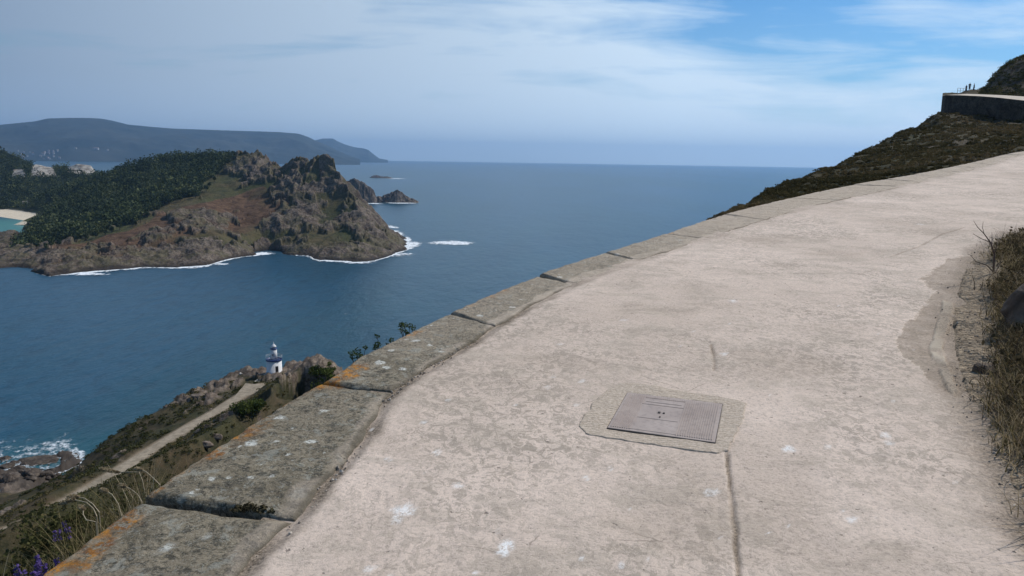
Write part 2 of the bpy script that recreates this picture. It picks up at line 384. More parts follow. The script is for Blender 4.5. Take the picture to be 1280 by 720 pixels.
# pair the two edges: same fraction of the near-weighted length
a = resample(EI, N); b = resample(ER, N)
aa = a.copy(); dirv = b - a; dirv /= np.linalg.norm(dirv[:, :2], axis=1)[:, None]
a0 = a - dirv * .16; b0 = b + dirv * .5           # runs under the coping and under the verge soil
t = np.linspace(0, 1, T); t = np.clip(t, 0, 1)
G = a0[:, None, :] * (1 - t)[None, :, None] + b0[:, None, :] * t[None, :, None]
X, Y = G[..., 0], G[..., 1]
Z = zpath(X, Y)
Z = Z + .012 * fbm(X * .7, Y * .7, o=3, seed=1) + .006 * fbm(X * 4, Y * 4, o=4, seed=2) + .0022 * fbm(X * 25, Y * 25, o=3, seed=5)
px, py = proj(X, Y, zpath(X, Y))
dI, sI, _ = segdist(X, Y, [tuple(p[:2]) for p in EI[::3]])
inner = np.where(sI < 0, dI, -dI)                  # metres inside the path from its seaward edge
wob = .018 * fbm(X * 6, Y * 6, o=4, seed=9)
soil = sstep(.075, .01, inner + wob * 2.8) * (1 - .75 * sstep(4.8, 9, Y)) * (.45 + .55 * sstep(-.3, .2, fbm(X * 2.5, Y * 2.5, o=3, seed=10)))
Z = Z - .013 * sstep(.04, -.02, inner + wob) * sstep(8, 4.5, Y)
dR, sR, _ = segdist(X, Y, [tuple(p[:2]) for p in ER[::3]])
rin = np.where(sR > 0, dR, -dR)
soilR = sstep(.22, -.02, rin + .16 * fbm(X * 2.2, Y * 2.2, o=4, seed=11)) * .85
soil = np.maximum(soil, soilR)
jit = 11 * fbm(X * 3.1, Y * 3.1, o=6, seed=12) + 7 * fbm(X * 15, Y * 15, o=4, seed=17); jy = 6 * fbm(X * 3.1, Y * 3.1, o=6, seed=13) + 4 * fbm(X * 15, Y * 15, o=4, seed=18)
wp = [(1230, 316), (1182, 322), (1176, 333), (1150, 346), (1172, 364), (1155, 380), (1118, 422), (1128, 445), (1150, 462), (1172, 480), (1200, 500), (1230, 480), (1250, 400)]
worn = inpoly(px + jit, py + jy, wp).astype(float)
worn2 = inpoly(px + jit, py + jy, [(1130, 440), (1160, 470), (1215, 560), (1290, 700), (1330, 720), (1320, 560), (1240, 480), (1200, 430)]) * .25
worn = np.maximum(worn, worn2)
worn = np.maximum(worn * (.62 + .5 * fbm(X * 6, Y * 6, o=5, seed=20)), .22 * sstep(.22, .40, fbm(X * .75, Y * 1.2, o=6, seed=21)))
kerb = inpoly(px + jit * .35, py + jy * .4, [(1178, 376), (1192, 378), (1186, 410), (1178, 432), (1184, 456), (1200, 492), (1190, 494), (1172, 462), (1162, 434), (1170, 408)]).astype(float)
kerb = kerb * sstep(-.35, .1, fbm(X * 5, Y * 5, o=4, seed=14))
Z = Z + .012 * kerb - .008 * worn
# cracks
splash = np.zeros(X.shape); crack = np.zeros(X.shape)
def crackline(pts, w, depth=.006, k_=1.0):
    global Z, crack
    ln = [tuple(onpath(*p)[:2]) for p in pts]
    d, _, _ = segdist(X + .006 * fbm(X * 9, Y * 9, o=3, seed=31), Y + .012 * fbm(X * 9, Y * 9, o=3, seed=32), ln)
    wv = w * (1 + .8 * fbm(X * 7, Y * 7, o=3, seed=33))
    k = sstep(wv, wv * .3, d); crack = np.maximum(crack, k * k_ * sstep(-.5, .2, fbm(X * 2.5, Y * 2.5, o=3, seed=34))); Z = Z - depth * k
crackline([(909, 566), (913, 615), (918, 660), (923, 720), (930, 800)], .013, .01)
crackline([(889, 430), (893, 448), (893, 462)], .012)
crackline([(1112, 322), (1150, 308), (1178, 292), (1206, 284)], .022, .004, .6)
crackline([(1040, 352), (1090, 338), (1130, 330)], .010, .002, .35)
soil = np.maximum(soil, crack * .95)
def splat(pxy, r, amp=1.0):
    global splash
    c = onpath(*pxy); d = np.hypot(X - c[0], (Y - c[1]))
    k = sstep(r * 1.15, r * .55, d + r * .9 * fbm(X * .9 / r, Y * .9 / r, o=3, seed=int(pxy[0]))) * amp
    splash = np.maximum(splash, k)
for s_ in [((505, 638), .045, .8), ((496, 650), .025, .7), ((634, 682), .030, 1), ((630, 691), .028, 1), ((486, 574), .018, .8), ((573, 609), .022, .7), ((547, 566), .025, .6), ((1108, 545), .03, .7), ((1110, 554), .03, .5),
           ((986, 561), .035, .9), ((888, 615), .032, .5), ((1064, 649), .03, .6), ((1034, 558), .02, .4), ((835, 497), .02, 1), ((845, 499), .022, 1), ((863, 505), .018, .9), ((727, 476), .018, .8), ((720, 505), .02, .6),
           ((684, 484), .018, .5), ((905, 442), .025, .7), ((916, 376), .04, .7), ((690, 470), .02, .5), ((462, 711), .03, .5), ((530, 527), .02, .6), ((780, 400), .03, .5), ((560, 500), .02, .5), ((1150, 280), .05, .6), ((700, 430), .02, .5)]: splat(*s_)
rr = np.random.default_rng(5)
for _ in range(45):
    splat((rr.uniform(450, 1200), rr.uniform(300, 720)), rr.uniform(.006, .014), rr.uniform(.4, .9))
path = mesh('path', np.stack([X, Y, Z], -1), gridfaces(N, T), MP, {'worn': worn, 'kerb': kerb, 'soil': np.clip(soil, 0, 1), 'splash': splash})
tag(path, kind='structure', label='pale worn concrete path climbing and bending to the right')

# ================================================================== COPING SLABS on the seaward wall
wall = empty('parapet_wall', tuple(EO[60] + np.array([0, 0, -1.2])))
tag(wall, 'low granite parapet wall of lichened coping slabs along the seaward edge of the path', 'wall')
WL = np.array(wall.location)
J = [(None, None)] + [(onpath(*o), onpath(*i)) for o, i in [((186, 624), (368, 650)), ((405, 479), (487, 489)), ((562, 391), (616, 407)), ((673, 345), (725, 356)), ((759, 316), (803, 326)), ((832, 292), (889, 299)), ((905, 268), (960, 275)), ((986, 248), (1050, 250)), ((1066, 231), (1130, 233))]]
EOd, EId = resample(EO, 6000), resample(EI, 6000)
cuts = [(0, 0)] + [(along(EOd, o), along(EId, i)) for o, i in J[1:]]
# carry the joints on along the far part and, behind, before the first slab
while cuts[-1][0] < 5200 and cuts[-1][1] < 5200:
    o = EOd[cuts[-1][0]]; k = cuts[-1][0]
    while k < 5998 and np.linalg.norm(EOd[k] - o) < random.uniform(1.5, 2.2): k += 1
    if k >= 5990: break
    cuts.append((k, max(along(EId, EOd[k] + np.array([.3, -.35, 0])), cuts[-1][1] + 20)))
cuts.append((5999, 5999))
lift = [0.0, .017, .008, .009, .022, .005, .0, .010, .006, .012] + [.006] * 30
oran = [onpath(*p) for p in [(150, 655), (158, 648), (140, 664), (120, 688), (135, 680), (102, 708), (76, 704), (60, 716), (188, 614), (205, 600), (228, 590), (255, 570), (268, 570), (290, 547), (350, 505), (405, 478), (425, 470), (440, 461), (418, 474)]]
orr = [.055, .05, .04, .04, .03, .04, .05, .05, .05, .05, .03, .06, .05, .04, .04, .11, .10, .08, .08]
whs = [((316, 556), .035), ((350, 524), .035), ((405, 514), .022), ((388, 554), .028), ((314, 600), .018), ((265, 602), .02), ((286, 600), .012), ((208, 683), .03), ((200, 687), .02), ((257, 672), .025), ((519, 427), .03), ((537, 432), .025), ((573, 436), .03), ((552, 440), .025), ((476, 455), .04),
       ((483, 461), .03), ((504, 462), .03), ((489, 440), .025), ((360, 570), .014), ((355, 470), .02), ((600, 395), .03), ((640, 385), .03), ((322, 520), .015), ((240, 620), .015), ((300, 560), .012), ((700, 348), .03), ((770, 318), .04), ((850, 300), .04)]
rj = np.random.default_rng(11)
for q in range(len(cuts) - 1):
    (o0, i0), (o1, i1) = cuts[q], cuts[q + 1]
    if o1 - o0 < 4 or i1 - i0 < 4: continue
    far = np.hypot(*EOd[(o0 + o1) // 2][:2])
    nu, nv = (130, 230) if far < 9 else ((60, 110) if far < 18 else (24, 40))
    u = np.linspace(0, 1, nu); v = np.linspace(0, 1, nv)
    oi = np.interp(v, [0, 1], [o0, o1]); ii = np.interp(v, [0, 1], [i0, i1])
    Oe = np.stack([np.interp(oi, np.arange(6000), EOd[:, k]) for k in range(3)], -1); Ie = np.stack([np.interp(ii, np.arange(6000), EId[:, k]) for k in range(3)], -1)
    Ie = Ie + (Oe - Ie) / np.linalg.norm(Oe - Ie, axis=1)[:, None] * .035
    W = np.linalg.norm(Oe - Ie, axis=1); L = np.linalg.norm(.5 * (Oe[-1] + Ie[-1]) - .5 * (Oe[0] + Ie[0]))
    # ragged outline
    U, V = np.meshgrid(u, v, indexing='xy')
    x = Oe[:, None, 0] * (1 - U) + Ie[:, None, 0] * U; y = Oe[:, None, 1] * (1 - U) + Ie[:, None, 1] * U
    gap = .011 if far < 9 else .004
    td = (.5 * (Oe[-1] + Ie[-1]) - .5 * (Oe[0] + Ie[0])); td /= np.linalg.norm(td)
    wd = (Ie - Oe) / W[:, None]
    e0 = sstep(.12, 0, V * L) ; e1 = sstep(.12, 0, (1 - V) * L)
    n1 = fbm(x * 5, y * 5, o=5, seed=40 + q) * .022; n2 = fbm(x * 5 + 7, y * 5, o=5, seed=60 + q) * .022
    sh = e0 * (gap + n1) - e1 * (gap + n2)
    x = x + td[0] * sh; y = y + td[1] * sh
    f0 = sstep(.12, 0, U * W[:, None]); f1 = sstep(.12, 0, (1 - U) * W[:, None])
    sh = f0 * (.0 + fbm(x * 4, y * 4, o=5, seed=80 + q) * .028) - f1 * (fbm(x * 4, y * 4, o=4, seed=90 + q) * .045 - .005)
    x = x + wd[:, None, 0] * sh; y = y + wd[:, None, 1] * sh
    de = np.minimum(np.minimum(U * W[:, None], (1 - U) * W[:, None]), np.minimum(V * L, (1 - V) * L))
    tilt = (1 - V) * lift[q] + V * lift[q] * .1
    tilt = tilt * (1 - .95 * U)
    z = zpath(x, y) + .002 + tilt + .010 * fbm(x * 1.6, y * 1.6, o=3, seed=100 + q) + .006 * fbm(x * 8, y * 8, o=4, seed=3) + .0025 * fbm(x * 40, y * 40, o=3, seed=4)
    z -= (.022 - .013 * sstep(.25, .05, (1 - U) * W[:, None])) * np.clip(1 - (de + .012 * fbm(x * 12, y * 12, o=4, seed=6)) / .026, 0, 1) ** 1.6; z -= .03 * sstep(.5, 1, U) * 0
    if q > 0:                                            # chipped corner at the joint's path end
        pass
    P3 = np.stack([x, y, z], -1)
    # skirts
    def skirt(A, axis):
        lo = A.take([0], axis).copy(); hi = A.take([-1], axis).copy(); lo[..., 2] -= .17; hi[..., 2] -= .17
        return np.concatenate([lo, A, hi], axis)
    de2 = np.pad(de, 1, mode='edge')
    P3 = skirt(skirt(P3, 0), 1)
    xx, yy = P3[..., 0], P3[..., 1]; UU = np.pad(U * W[:, None], 1, mode='edge')
    org = np.zeros(xx.shape); spl = np.zeros(xx.shape)
    nz = fbm(xx * 3.2, yy * 3.2, o=4, seed=7)
    org = sstep(.11, .0, UU + .16 * nz + .03) * sstep(-.05, .3, fbm(xx * 4.1, yy * 4.1, o=4, seed=8) + .10) * .85
    for p, r_ in zip(oran, orr):
        d = np.hypot(xx - p[0], yy - p[1]); org = np.maximum(org, sstep(r_ * 1.3, r_ * .6, d + r_ * 1.1 * fbm(xx / r_, yy / r_, o=4, seed=19)))
    for p, r_ in whs:
        c = onpath(*p); d = np.hypot(xx - c[0], yy - c[1]); spl = np.maximum(spl, sstep(r_, r_ * .5, d + r_ * .9 * fbm(xx * .9 / r_, yy * .9 / r_, o=3, seed=23)))
    for _ in range(8):
        cu, cv = rj.uniform(.1, .9), rj.uniform(.05, .95); c = Oe[int(cv * (nv - 1))] * (1 - cu) + Ie[int(cv * (nv - 1))] * cu; r_ = rj.uniform(.006, .016)
        d = np.hypot(xx - c[0], yy - c[1]); spl = np.maximum(spl, .9 * sstep(r_, r_ * .5, d + r_ * .8 * fbm(xx * .9 / r_, yy * .9 / r_, o=2, seed=25)))
    so = sstep(.03, .0, np.pad((1 - U) * W[:, None], 1, mode='edge') + .03 * nz)
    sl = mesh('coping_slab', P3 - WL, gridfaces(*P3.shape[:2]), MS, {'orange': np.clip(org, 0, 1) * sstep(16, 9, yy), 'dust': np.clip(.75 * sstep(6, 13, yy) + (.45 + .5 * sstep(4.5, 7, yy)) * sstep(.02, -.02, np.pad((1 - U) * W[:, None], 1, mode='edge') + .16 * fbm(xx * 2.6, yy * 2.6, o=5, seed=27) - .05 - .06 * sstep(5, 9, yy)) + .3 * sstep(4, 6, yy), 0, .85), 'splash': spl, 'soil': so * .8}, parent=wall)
# masonry below the coping
a = resample(EO, 160); b = resample(EI, 160); w_ = (b - a) / np.linalg.norm(b - a, axis=1)[:, None]
o1 = a + w_ * .05; i1_ = b - w_ * .05
ring = np.stack([o1 + [0, 0, -.06], o1 + [0, 0, -1.5], i1_ + [0, 0, -1.5], i1_ + [0, 0, -.06], o1 + [0, 0, -.06]], 1)
mesh('masonry', ring - WL, gridfaces(160, 5), M_rock('wall_stone', 20, .8), parent=wall, smooth=False)

# ================================================================== MANHOLE COVER
c0 = onpath(828, 524); cov = empty('utility_cover', tuple(c0)); tag(cov, 'flat grey metal utility cover set in a grey concrete patch in the path', 'utility cover')
cp = np.array([onpath(*p) for p in [(783.75, 491.7), (904, 506), (894.5, 555.5), (758, 536.5)]])
sp = np.array([onpath(*p) for p in [(775, 479), (800, 480), (830, 485), (880, 494), (935, 505), (931, 520), (925, 534), (917, 550), (911, 562), (895, 567), (850, 561), (805, 554.5), (770, 549), (735, 544), (727, 538), (721, 530), (731, 516), (742, 501), (758, 488)]])
# the surround: radial grid from cover rim to ragged outline
K = 420; ang = np.linspace(-math.pi, math.pi, K, endpoint=False)
def polyr(poly, cx, cy, ang):
    r_ = np.zeros(len(ang))
    for i, th in enumerate(ang):
        dx, dy = math.cos(th), math.sin(th); best = 1e9
        for p, q2 in zip(poly, np.roll(poly, -1, 0)):
            ex, ey = q2[0] - p[0], q2[1] - p[1]; det = dx * (-ey) + ex * dy
            if abs(det) < 1e-9: continue
            tt = ((p[0] - cx) * (-ey) + ex * (p[1] - cy)) / det; ss = (dx * (p[1] - cy) - dy * (p[0] - cx)) / det
            if tt > 0 and -1e-6 <= ss <= 1 + 1e-6: best = min(best, tt)
        r_[i] = best
    return r_
ri = polyr(cp, c0[0], c0[1], ang); ro = polyr(sp, c0[0], c0[1], ang)
ro = ro * (1 + .045 * fbm(np.cos(ang) * 6, np.sin(ang) * 6, o=4, seed=44))
tt = np.linspace(0, 1, 40); rg = ri[None, :] * (1 - tt[:, None]) + ro[None, :] * tt[:, None]; rg[0] *= .985
x = c0[0] + rg * np.cos(ang); y = c0[1] + rg * np.sin(ang)
z = zpath(x, y) + .005 + .012 * fbm(x * .7, y * .7, o=3, seed=1) + .006 * fbm(x * 4, y * 4, o=4, seed=2) + .003 * fbm(x * 14, y * 14, o=4, seed=45); z[-1] -= .015; z[-2] -= .004; z[0] -= .004
x = np.concatenate([x, x[:, :1]], 1); y = np.concatenate([y, y[:, :1]], 1); z = np.concatenate([z, z[:, :1]], 1)
ms = NT('patch_concrete'); P = ms.coord(); n_ = ms.noise(P, 60, 6, .75)
sw = ms.n('ShaderNodeTexWave', wave_type='RINGS', i_Scale=14.0, i_Distortion=9.0, i_Detail=3.0, i_Vector=P).outputs['Fac']
cc = ms.mix(ms.ramp(n_, [(.35, 0), (.62, 1)]), (.345, .275, .205), (.55, .455, .36)); cc = ms.mix(ms.math('MULTIPLY', sw, .12), cc, (.2, .18, .14))
ms_ = ms.out(ms.pbr(cc, .93, ms.bump(ms.math('ADD', n_, ms.math('MULTIPLY', sw, .35)), .8, .006), .2))
zc = float(np.median(z[0])) 
mesh('concrete_surround', np.stack([x - c0[0], y - c0[1], z - c0[2]], -1), gridfaces(40, K + 1), ms_, parent=cov)
mm = NT('cover_metal'); P = mm.coord(); f_ = mm.noise(P, 30, 5, .7); g_ = mm.noise(P, 4, 4)
mcol = mm.mix(mm.ramp(g_, [(.35, 0), (.65, 1)]), (.325, .262, .225), (.40, .33, .285)); mcol = mm.mix(mm.ramp(f_, [(.35, .4), (.5, 0)]), mcol, (.19, .165, .15))
MC = mm.out(mm.pbr(mcol, .62, mm.bump(f_, .35, .002), .25, .05)); MCD = plain('cover_dark_slot', (.075, .065, .058), scale=20)
def cpt(u, v, h=0):
    p = cp[0] * (1-u) * (1-v) + cp[1] * u * (1-v) + cp[2] * u * v + cp[3] * (1-u) * v
    return (p[0] - c0[0], p[1] - c0[1], zpath(p[0], p[1]) + .0085 + h - c0[2])
def quadbox(mb, u0, u1, v0, v1, h, depth=.004):
    top = [cpt(u0, v0, h), cpt(u1, v0, h), cpt(u1, v1, h), cpt(u0, v1, h)]; bot = [(p[0], p[1], p[2] - depth) for p in top]
    mb.add(top + bot, [(0,3,2,1), (0,1,5,4), (1,2,6,5), (2,3,7,6), (3,0,4,7), (4,5,6,7)])
mb = MB(); quadbox(mb, .008, .992, .011, .989, -.001, .02); plate = mb.build('cover_plate', MC, cov)
mb = MB()
for k in range(44):
    if .2 < k / 44 < .62: 
        quadbox(mb, .03 + k * .0215, .03 + k * .0215 + .009, .04, .10, .0022); continue
    quadbox(mb, .03 + k * .0215, .03 + k * .0215 + .009, .04, .955, .0024)
mb.build('raised_rib', MC, plate)
for a_ in [(.21, .63, .62, .64), (.21, .225, .64, .93), (.615, .63, .64, .93), (.21, .63, .93, .945), (.21, .63, .26, .275), (.24, .60, .19, .205)]:
    mb = MB(); quadbox(mb, *a_, .0006); mb.build('panel_border', MC, plate)
for a_ in [(.40, .425, .45, .48), (.45, .468, .455, .48), (.43, .442, .565, .585)]:
    mb = MB(); quadbox(mb, *a_, .0035); mb.build('lifting_slot', MCD, plate)
mb = MB()
quadbox(mb, .002, .998, .003, .013, -.003); quadbox(mb, .002, .998, .987, .997, -.003); quadbox(mb, .002, .010, .013, .987, -.003); quadbox(mb, .990, .998, .013, .987, -.003); mb.build('seat_gap', MCD, cov)

# ================================================================== NEAR HILLSIDE
pts = []
def out_n(Ln, i):
    d = Ln[min(i + 1, len(Ln) - 1)] - Ln[max(i - 1, 0)]; n = np.array([-d[1], d[0], 0]); return n / np.linalg.norm(n)
EOs = resample(EO, 60)
for i, p in enumerate(EOs):
    n = out_n(EOs, i); far = p[1] > 12
    for d_, dz in ((.10, -.85), (2, -1.6), (5, -4.4), (10, -11), (1.0, -1.0)) if not far else ((.12, -.9), (2, -1.4), (5, -2.4)):
        if (not far) or i % 2 == 0 or d_ < 1: pts.append(p + n * d_ + [0, 0, dz])
    if not far and i % 3 == 0: pts.append(p + n * 25 + [0, 0, -27]); pts.append(p + n * 60 + [0, 0, -56 if p[1] <= 4.5 else -60])
    if not far and p[1] > 4.5 and i % 4 == 0:
        pts.append(p + n * 60 + [0, 0, -60]); pts.append(p + n * 120 + [0, 0, -122])
ERs = resample(ER, 60)
for i, p in enumerate(ERs):
    n = -out_n(ERs, i)
    pts.append(p + [0, 0, -.0]); 
    if p[1] < 9.5:
        for d_, dz in ((.3, .05), (1, .14), (3, .5), (8, 2.2)):
            if i % 3 == 0 or d_ < 2: pts.append(p + n * d_ + [0, 0, dz])
    elif i % 3 == 0: pts.append(p + n * .5 + [0, 0, .04]); pts.append(p + n * 4 + [0, 0, .7])
for i in range(0, 60, 2): pts.append((EOs[i] + ERs[i]) / 2 + [0, 0, -.3])
SIL = [(901, 268, 28), (942, 249, 35), (977, 232, 48), (1012, 221, 62), (1019, 216, 66), (1053, 204, 85), (1081, 191, 105), (1123, 171, 130), (1133, 160, 140), (1171, 141, 168)]
for s_ in SIL:
    p = at(*s_); pts.append(p)
    for k in ((-18, 8, -16), (-45, 20, -45), (-85, 35, -92), (-120, 45, -125)): pts.append(p + np.array(k))
for s_ in [(1000, 246, 32), (1100, 226, 42), (1200, 206, 47), (1290, 191, 52), (1400, 175, 52), (1100, 203, 75), (1150, 192, 85), (1200, 180, 92), (1290, 168, 98), (1400, 150, 98), (1180, 158, 145), (1230, 158, 132), (1290, 157, 122), (1400, 142, 120),
           (1173, 140, 173), (1200, 147, 166), (1240, 151, 156), (1290, 154, 146), (1400, 150, 138), (1220, 148, 178), (1290, 154, 172), (1420, 150, 165)]: pts.append(at(*s_))
pts.append(at(1060, 232, 50)); pts.append(at(960, 258, 24))
# headland and track
TR = [onz(px_, py_, z_) for px_, py_, z_ in [(325, 481, 50.5), (300, 496, 50), (275, 512, 49.5), (250, 526, 49.2), (225, 541, 49), (200, 556, 48.7), (175, 572, 48.4), (150, 588, 48.2), (128, 601, 48), (95, 621, 47.8), (55, 643, 47.5), (30, 655, 47.2), (0, 668, 47), (-50, 690, 46.5), (-150, 735, 46)]]
for i, p in enumerate(TR):
    pts.append(p)
    if i >= 1:
        n = out_n(np.array(TR), i); n = n if n[0] > 0 else -n       # towards the hill
        for d_, dz in ((4, .6), (12, 5), (24, 13)): pts.append(p + n * d_ + [0, 0, dz])
        pts.append(p - n * 5 + [0, 0, -.6])
for s_ in [(343, 464, 235), (325, 467, 234), (360, 464, 235), (372, 452, 240), (385, 448, 239), (400, 447, 237), (415, 450, 235), (424, 462, 231), (405, 474, 224), (375, 478, 222), (350, 478, 224), (430, 480, 215), (460, 500, 190), (300, 470, 236), (318, 474, 230), (282, 490, 222), (240, 505, 214), (205, 525, 203), (165, 548, 194), (130, 570, 188)]: pts.append(at(*s_))
SH = [(440, 470, 226), (425, 456, 234), (400, 446, 240), (375, 449, 242), (343, 463, 241), (310, 461, 242), (290, 464, 240), (270, 477, 233), (240, 489, 225), (200, 511, 214), (165, 531, 206), (130, 553, 200), (110, 567, 196)]
for s_ in SH:
    p = at(*s_); pts.append(p); u_ = np.array([p[0], p[1], 0]); u_ /= np.linalg.norm(u_)
    for k, dz in ((10, -7), (28, -32), (48, -p[2] - 1), (90, -p[2] - 14)): pts.append(p + u_ * k + [0, 0, dz])
for p in [(95, 583), (75, 590), (50, 596), (25, 601), (0, 607), (-60, 622), (-160, 650)]: pts.append(onz(*p, .4))
for p in [(85, 560), (50, 562), (0, 566), (-60, 575), (-160, 600)]: pts.append(onz(*p, -3.5))
for p in [(0, 520), (60, 520), (-160, 540)]: pts.append(onz(*p, -14))
for s_ in [(105, 582, 206), (80, 596, 212), (40, 610, 220), (0, 620, 222), (-60, 640, 225), (60, 625, 180), (0, 645, 168), (-80, 680, 165)]: pts.append(at(*s_))
pts += [(-300, 60, -10), (-160, 30, 20), (-60, 10, 85), (-300, 200, -14), (200, 20, 160), (60, 8, 128), (250, 120, 150), (250, 260, 120), (-100, 400, -30), (200, 420, -20), (-40, -40, 96), (40, -40, 120), (-300, -60, -10)]
X, Y, Q, A = polar(-75, 75, 1500, 1.2, 520, 900)
Z0 = tin(pts, X, Y); Z = blur(Z0, 2)
rockm = np.zeros(X.shape)
px, py = proj(X, Y, Z)
tip = inpoly(px, py, [(280, 455), (440, 430), (440, 505), (412, 505), (385, 484), (330, 474), (300, 468), (270, 485)]) & (Q > 190)
tip2 = inpoly(px, py, [(205, 495), (300, 468), (306, 478), (270, 505), (215, 512)]) & (Q > 180)
shore = (Q > 150) & (Z < 9) & (A < R(-10))
nb = fbm(X * .06, Y * .06, o=4, seed=50); nc = fbm(X * .25, Y * .25, o=4, seed=51)
outc = sstep(.22, .34, nb + .3 * nc) * (Q > 25) * (A > 0) * .4
outl = sstep(.30, .42, nb + .45 * nc) * (Q > 90) * (A < 0) * .9
rockm = np.maximum.reduce([tip * sstep(-.35, .0, nc + .1), tip2 * sstep(-.1, .15, nc), shore * 1.35 * sstep(9, 6, Z + 3 * nc), outc, outl])
dT, sT, zT = segdist(X, Y, [tuple(p) for p in TR])
onT = sstep(3.6, 1.9, dT)
pad = sstep(5.5, 3.5, np.hypot(X - at(343, 464, 235)[0], Y - at(343, 464, 235)[1]))
def vis(lo, hi): return sstep(lo, hi, Q)
disp = 1.6 * fbm(X * .03, Y * .03, o=2, seed=60) * vis(90, 160) + .9 * fbm(X * .09, Y * .09, o=3, seed=61) * vis(20, 60) + .32 * fbm(X * .35, Y * .35, o=3, seed=62) * vis(9, 25) + .07 * fbm(X * 1.3, Y * 1.3, o=4, seed=63) * vis(3, 6)
rk = fbm(X * .11, Y * .11, Z * .11, o=5, seed=64, ridged=True)
Z = Z + (disp + rockm * ((rk - .35) * 2.8 + .9 * fbm(X * .45, Y * .45, Z * .45, o=4, seed=65, ridged=True)) * vis(30, 90)) * (1 - onT) * (1 - pad)
Z = Z * (1 - onT) + onT * np.where(dT < 8, zT, Z)
# keep clear of the walked path
pp = [tuple(p[:2]) for p in EO[::4]] + [tuple(p[:2]) for p in ER[::-4]]
ins = inpoly(X, Y, pp) & (Q < 70)
dER, sER, _ = segdist(X, Y, [tuple(p[:2]) for p in ER[::4]]); dEO, sEO, _ = segdist(X, Y, [tuple(p[:2]) for p in EO[::4]])
Z = np.where(ins, np.minimum(Z, zpath(X, Y) - .2 * sstep(0, .25, dER) - .003), Z)
Z = np.where(ins & (dEO < .8), np.minimum(Z, zpath(X, Y) - .7), Z)
cap = zpath(X, Y) - .45
Z = np.where((~ins) & (dEO < 2.2) & (dER > 1), np.minimum(Z, cap), Z)
soil = sstep(.55, .15, dER + .3 * fbm(X * 1.5, Y * 1.5, o=4, seed=70)) * (Q < 40)
soil = np.maximum(soil, .9 * sstep(2.9, 1.7, dT + .5 * nc))
keep = ~(ins & (dER > .6) & (dEO > .9)) & (Z > -6)
V, Fc, at_ = compact(np.stack([X, Y, Z], -1).reshape(-1, 3), gridfaces(*X.shape, keep), {'rock': rockm, 'soil': soil, 'wet': shore * sstep(9, 3, Z + 3 * nc)})
hill = mesh('hillside', V, Fc, MH, at_); tag(hill, kind='structure', label='heath covered hillside falling steeply to the sea')
azg = A[0]; lrg = np.log(Q[:, 0])
HZ = Z
def hz(x, y):
    x = np.asarray(x, float); y = np.asarray(y, float)
    fi = (np.log(np.hypot(x, y)) - lrg[0]) / (lrg[1] - lrg[0]); fj = (np.arctan2(x, y) - azg[0]) / (azg[1] - azg[0])
    i = np.clip(fi.astype(int), 0, len(lrg) - 2); j = np.clip(fj.astype(int), 0, len(azg) - 2); a_, b_ = np.clip(fi - i, 0, 1), np.clip(fj - j, 0, 1)
    return HZ[i, j] * (1-a_) * (1-b_) + HZ[i+1, j] * a_ * (1-b_) + HZ[i, j+1] * (1-a_) * b_ + HZ[i+1, j+1] * a_ * b_
def hmask(arr, x, y):
    i = np.clip(((np.log(np.hypot(x, y)) - lrg[0]) / (lrg[1] - lrg[0])).astype(int), 0, len(lrg) - 1); j = np.clip(((np.arctan2(x, y) - azg[0]) / (azg[1] - azg[0])).astype(int), 0, len(azg) - 1)
    return arr[i, j]
# dirt track ribbon
TRr = []
for p0, p1 in zip(TR[:-1], TR[1:]):
    for t_ in np.linspace(0, 1, 14, endpoint=False): TRr.append(p0 * (1 - t_) + p1 * t_)
TRr = np.array(TRr); V = []
for i, p in enumerate(TRr):
    n = out_n(TRr, i); w = 1.5 + .25 * float(perlin(np.array([p[0] * .15]), np.array([p[1] * .15]))[0])
    if i < 14: w += (14 - i) * .22
    for k in np.linspace(-1, 1, 9):
        q = p + n * w * k; V.append((q[0], q[1], p[2] + .14 - .05 * abs(k) + .04 * float(perlin(np.array([q[0] * .8]), np.array([q[1] * .8]))[0])))
mt = NT('dirt'); P = mt.coord(); n_ = mt.noise(P, .8, 6, .7); n2_ = mt.noise(P, .12, 4)
dc = mt.mix(mt.ramp(n_, [(.35, 0), (.65, 1)]), (.20, .165, .12), (.34, .285, .215)); dc = mt.mix(mt.ramp(n2_, [(.5, 0), (.7, .5)]), dc, (.15, .125, .085))
MD = mt.out(mt.pbr(dc, .95, mt.bump(n_, .4, .1), .1))
tag(mesh('dirt_track', V, gridfaces(len(TRr), 9), MD), kind='structure', label='narrow dirt track along the headland')

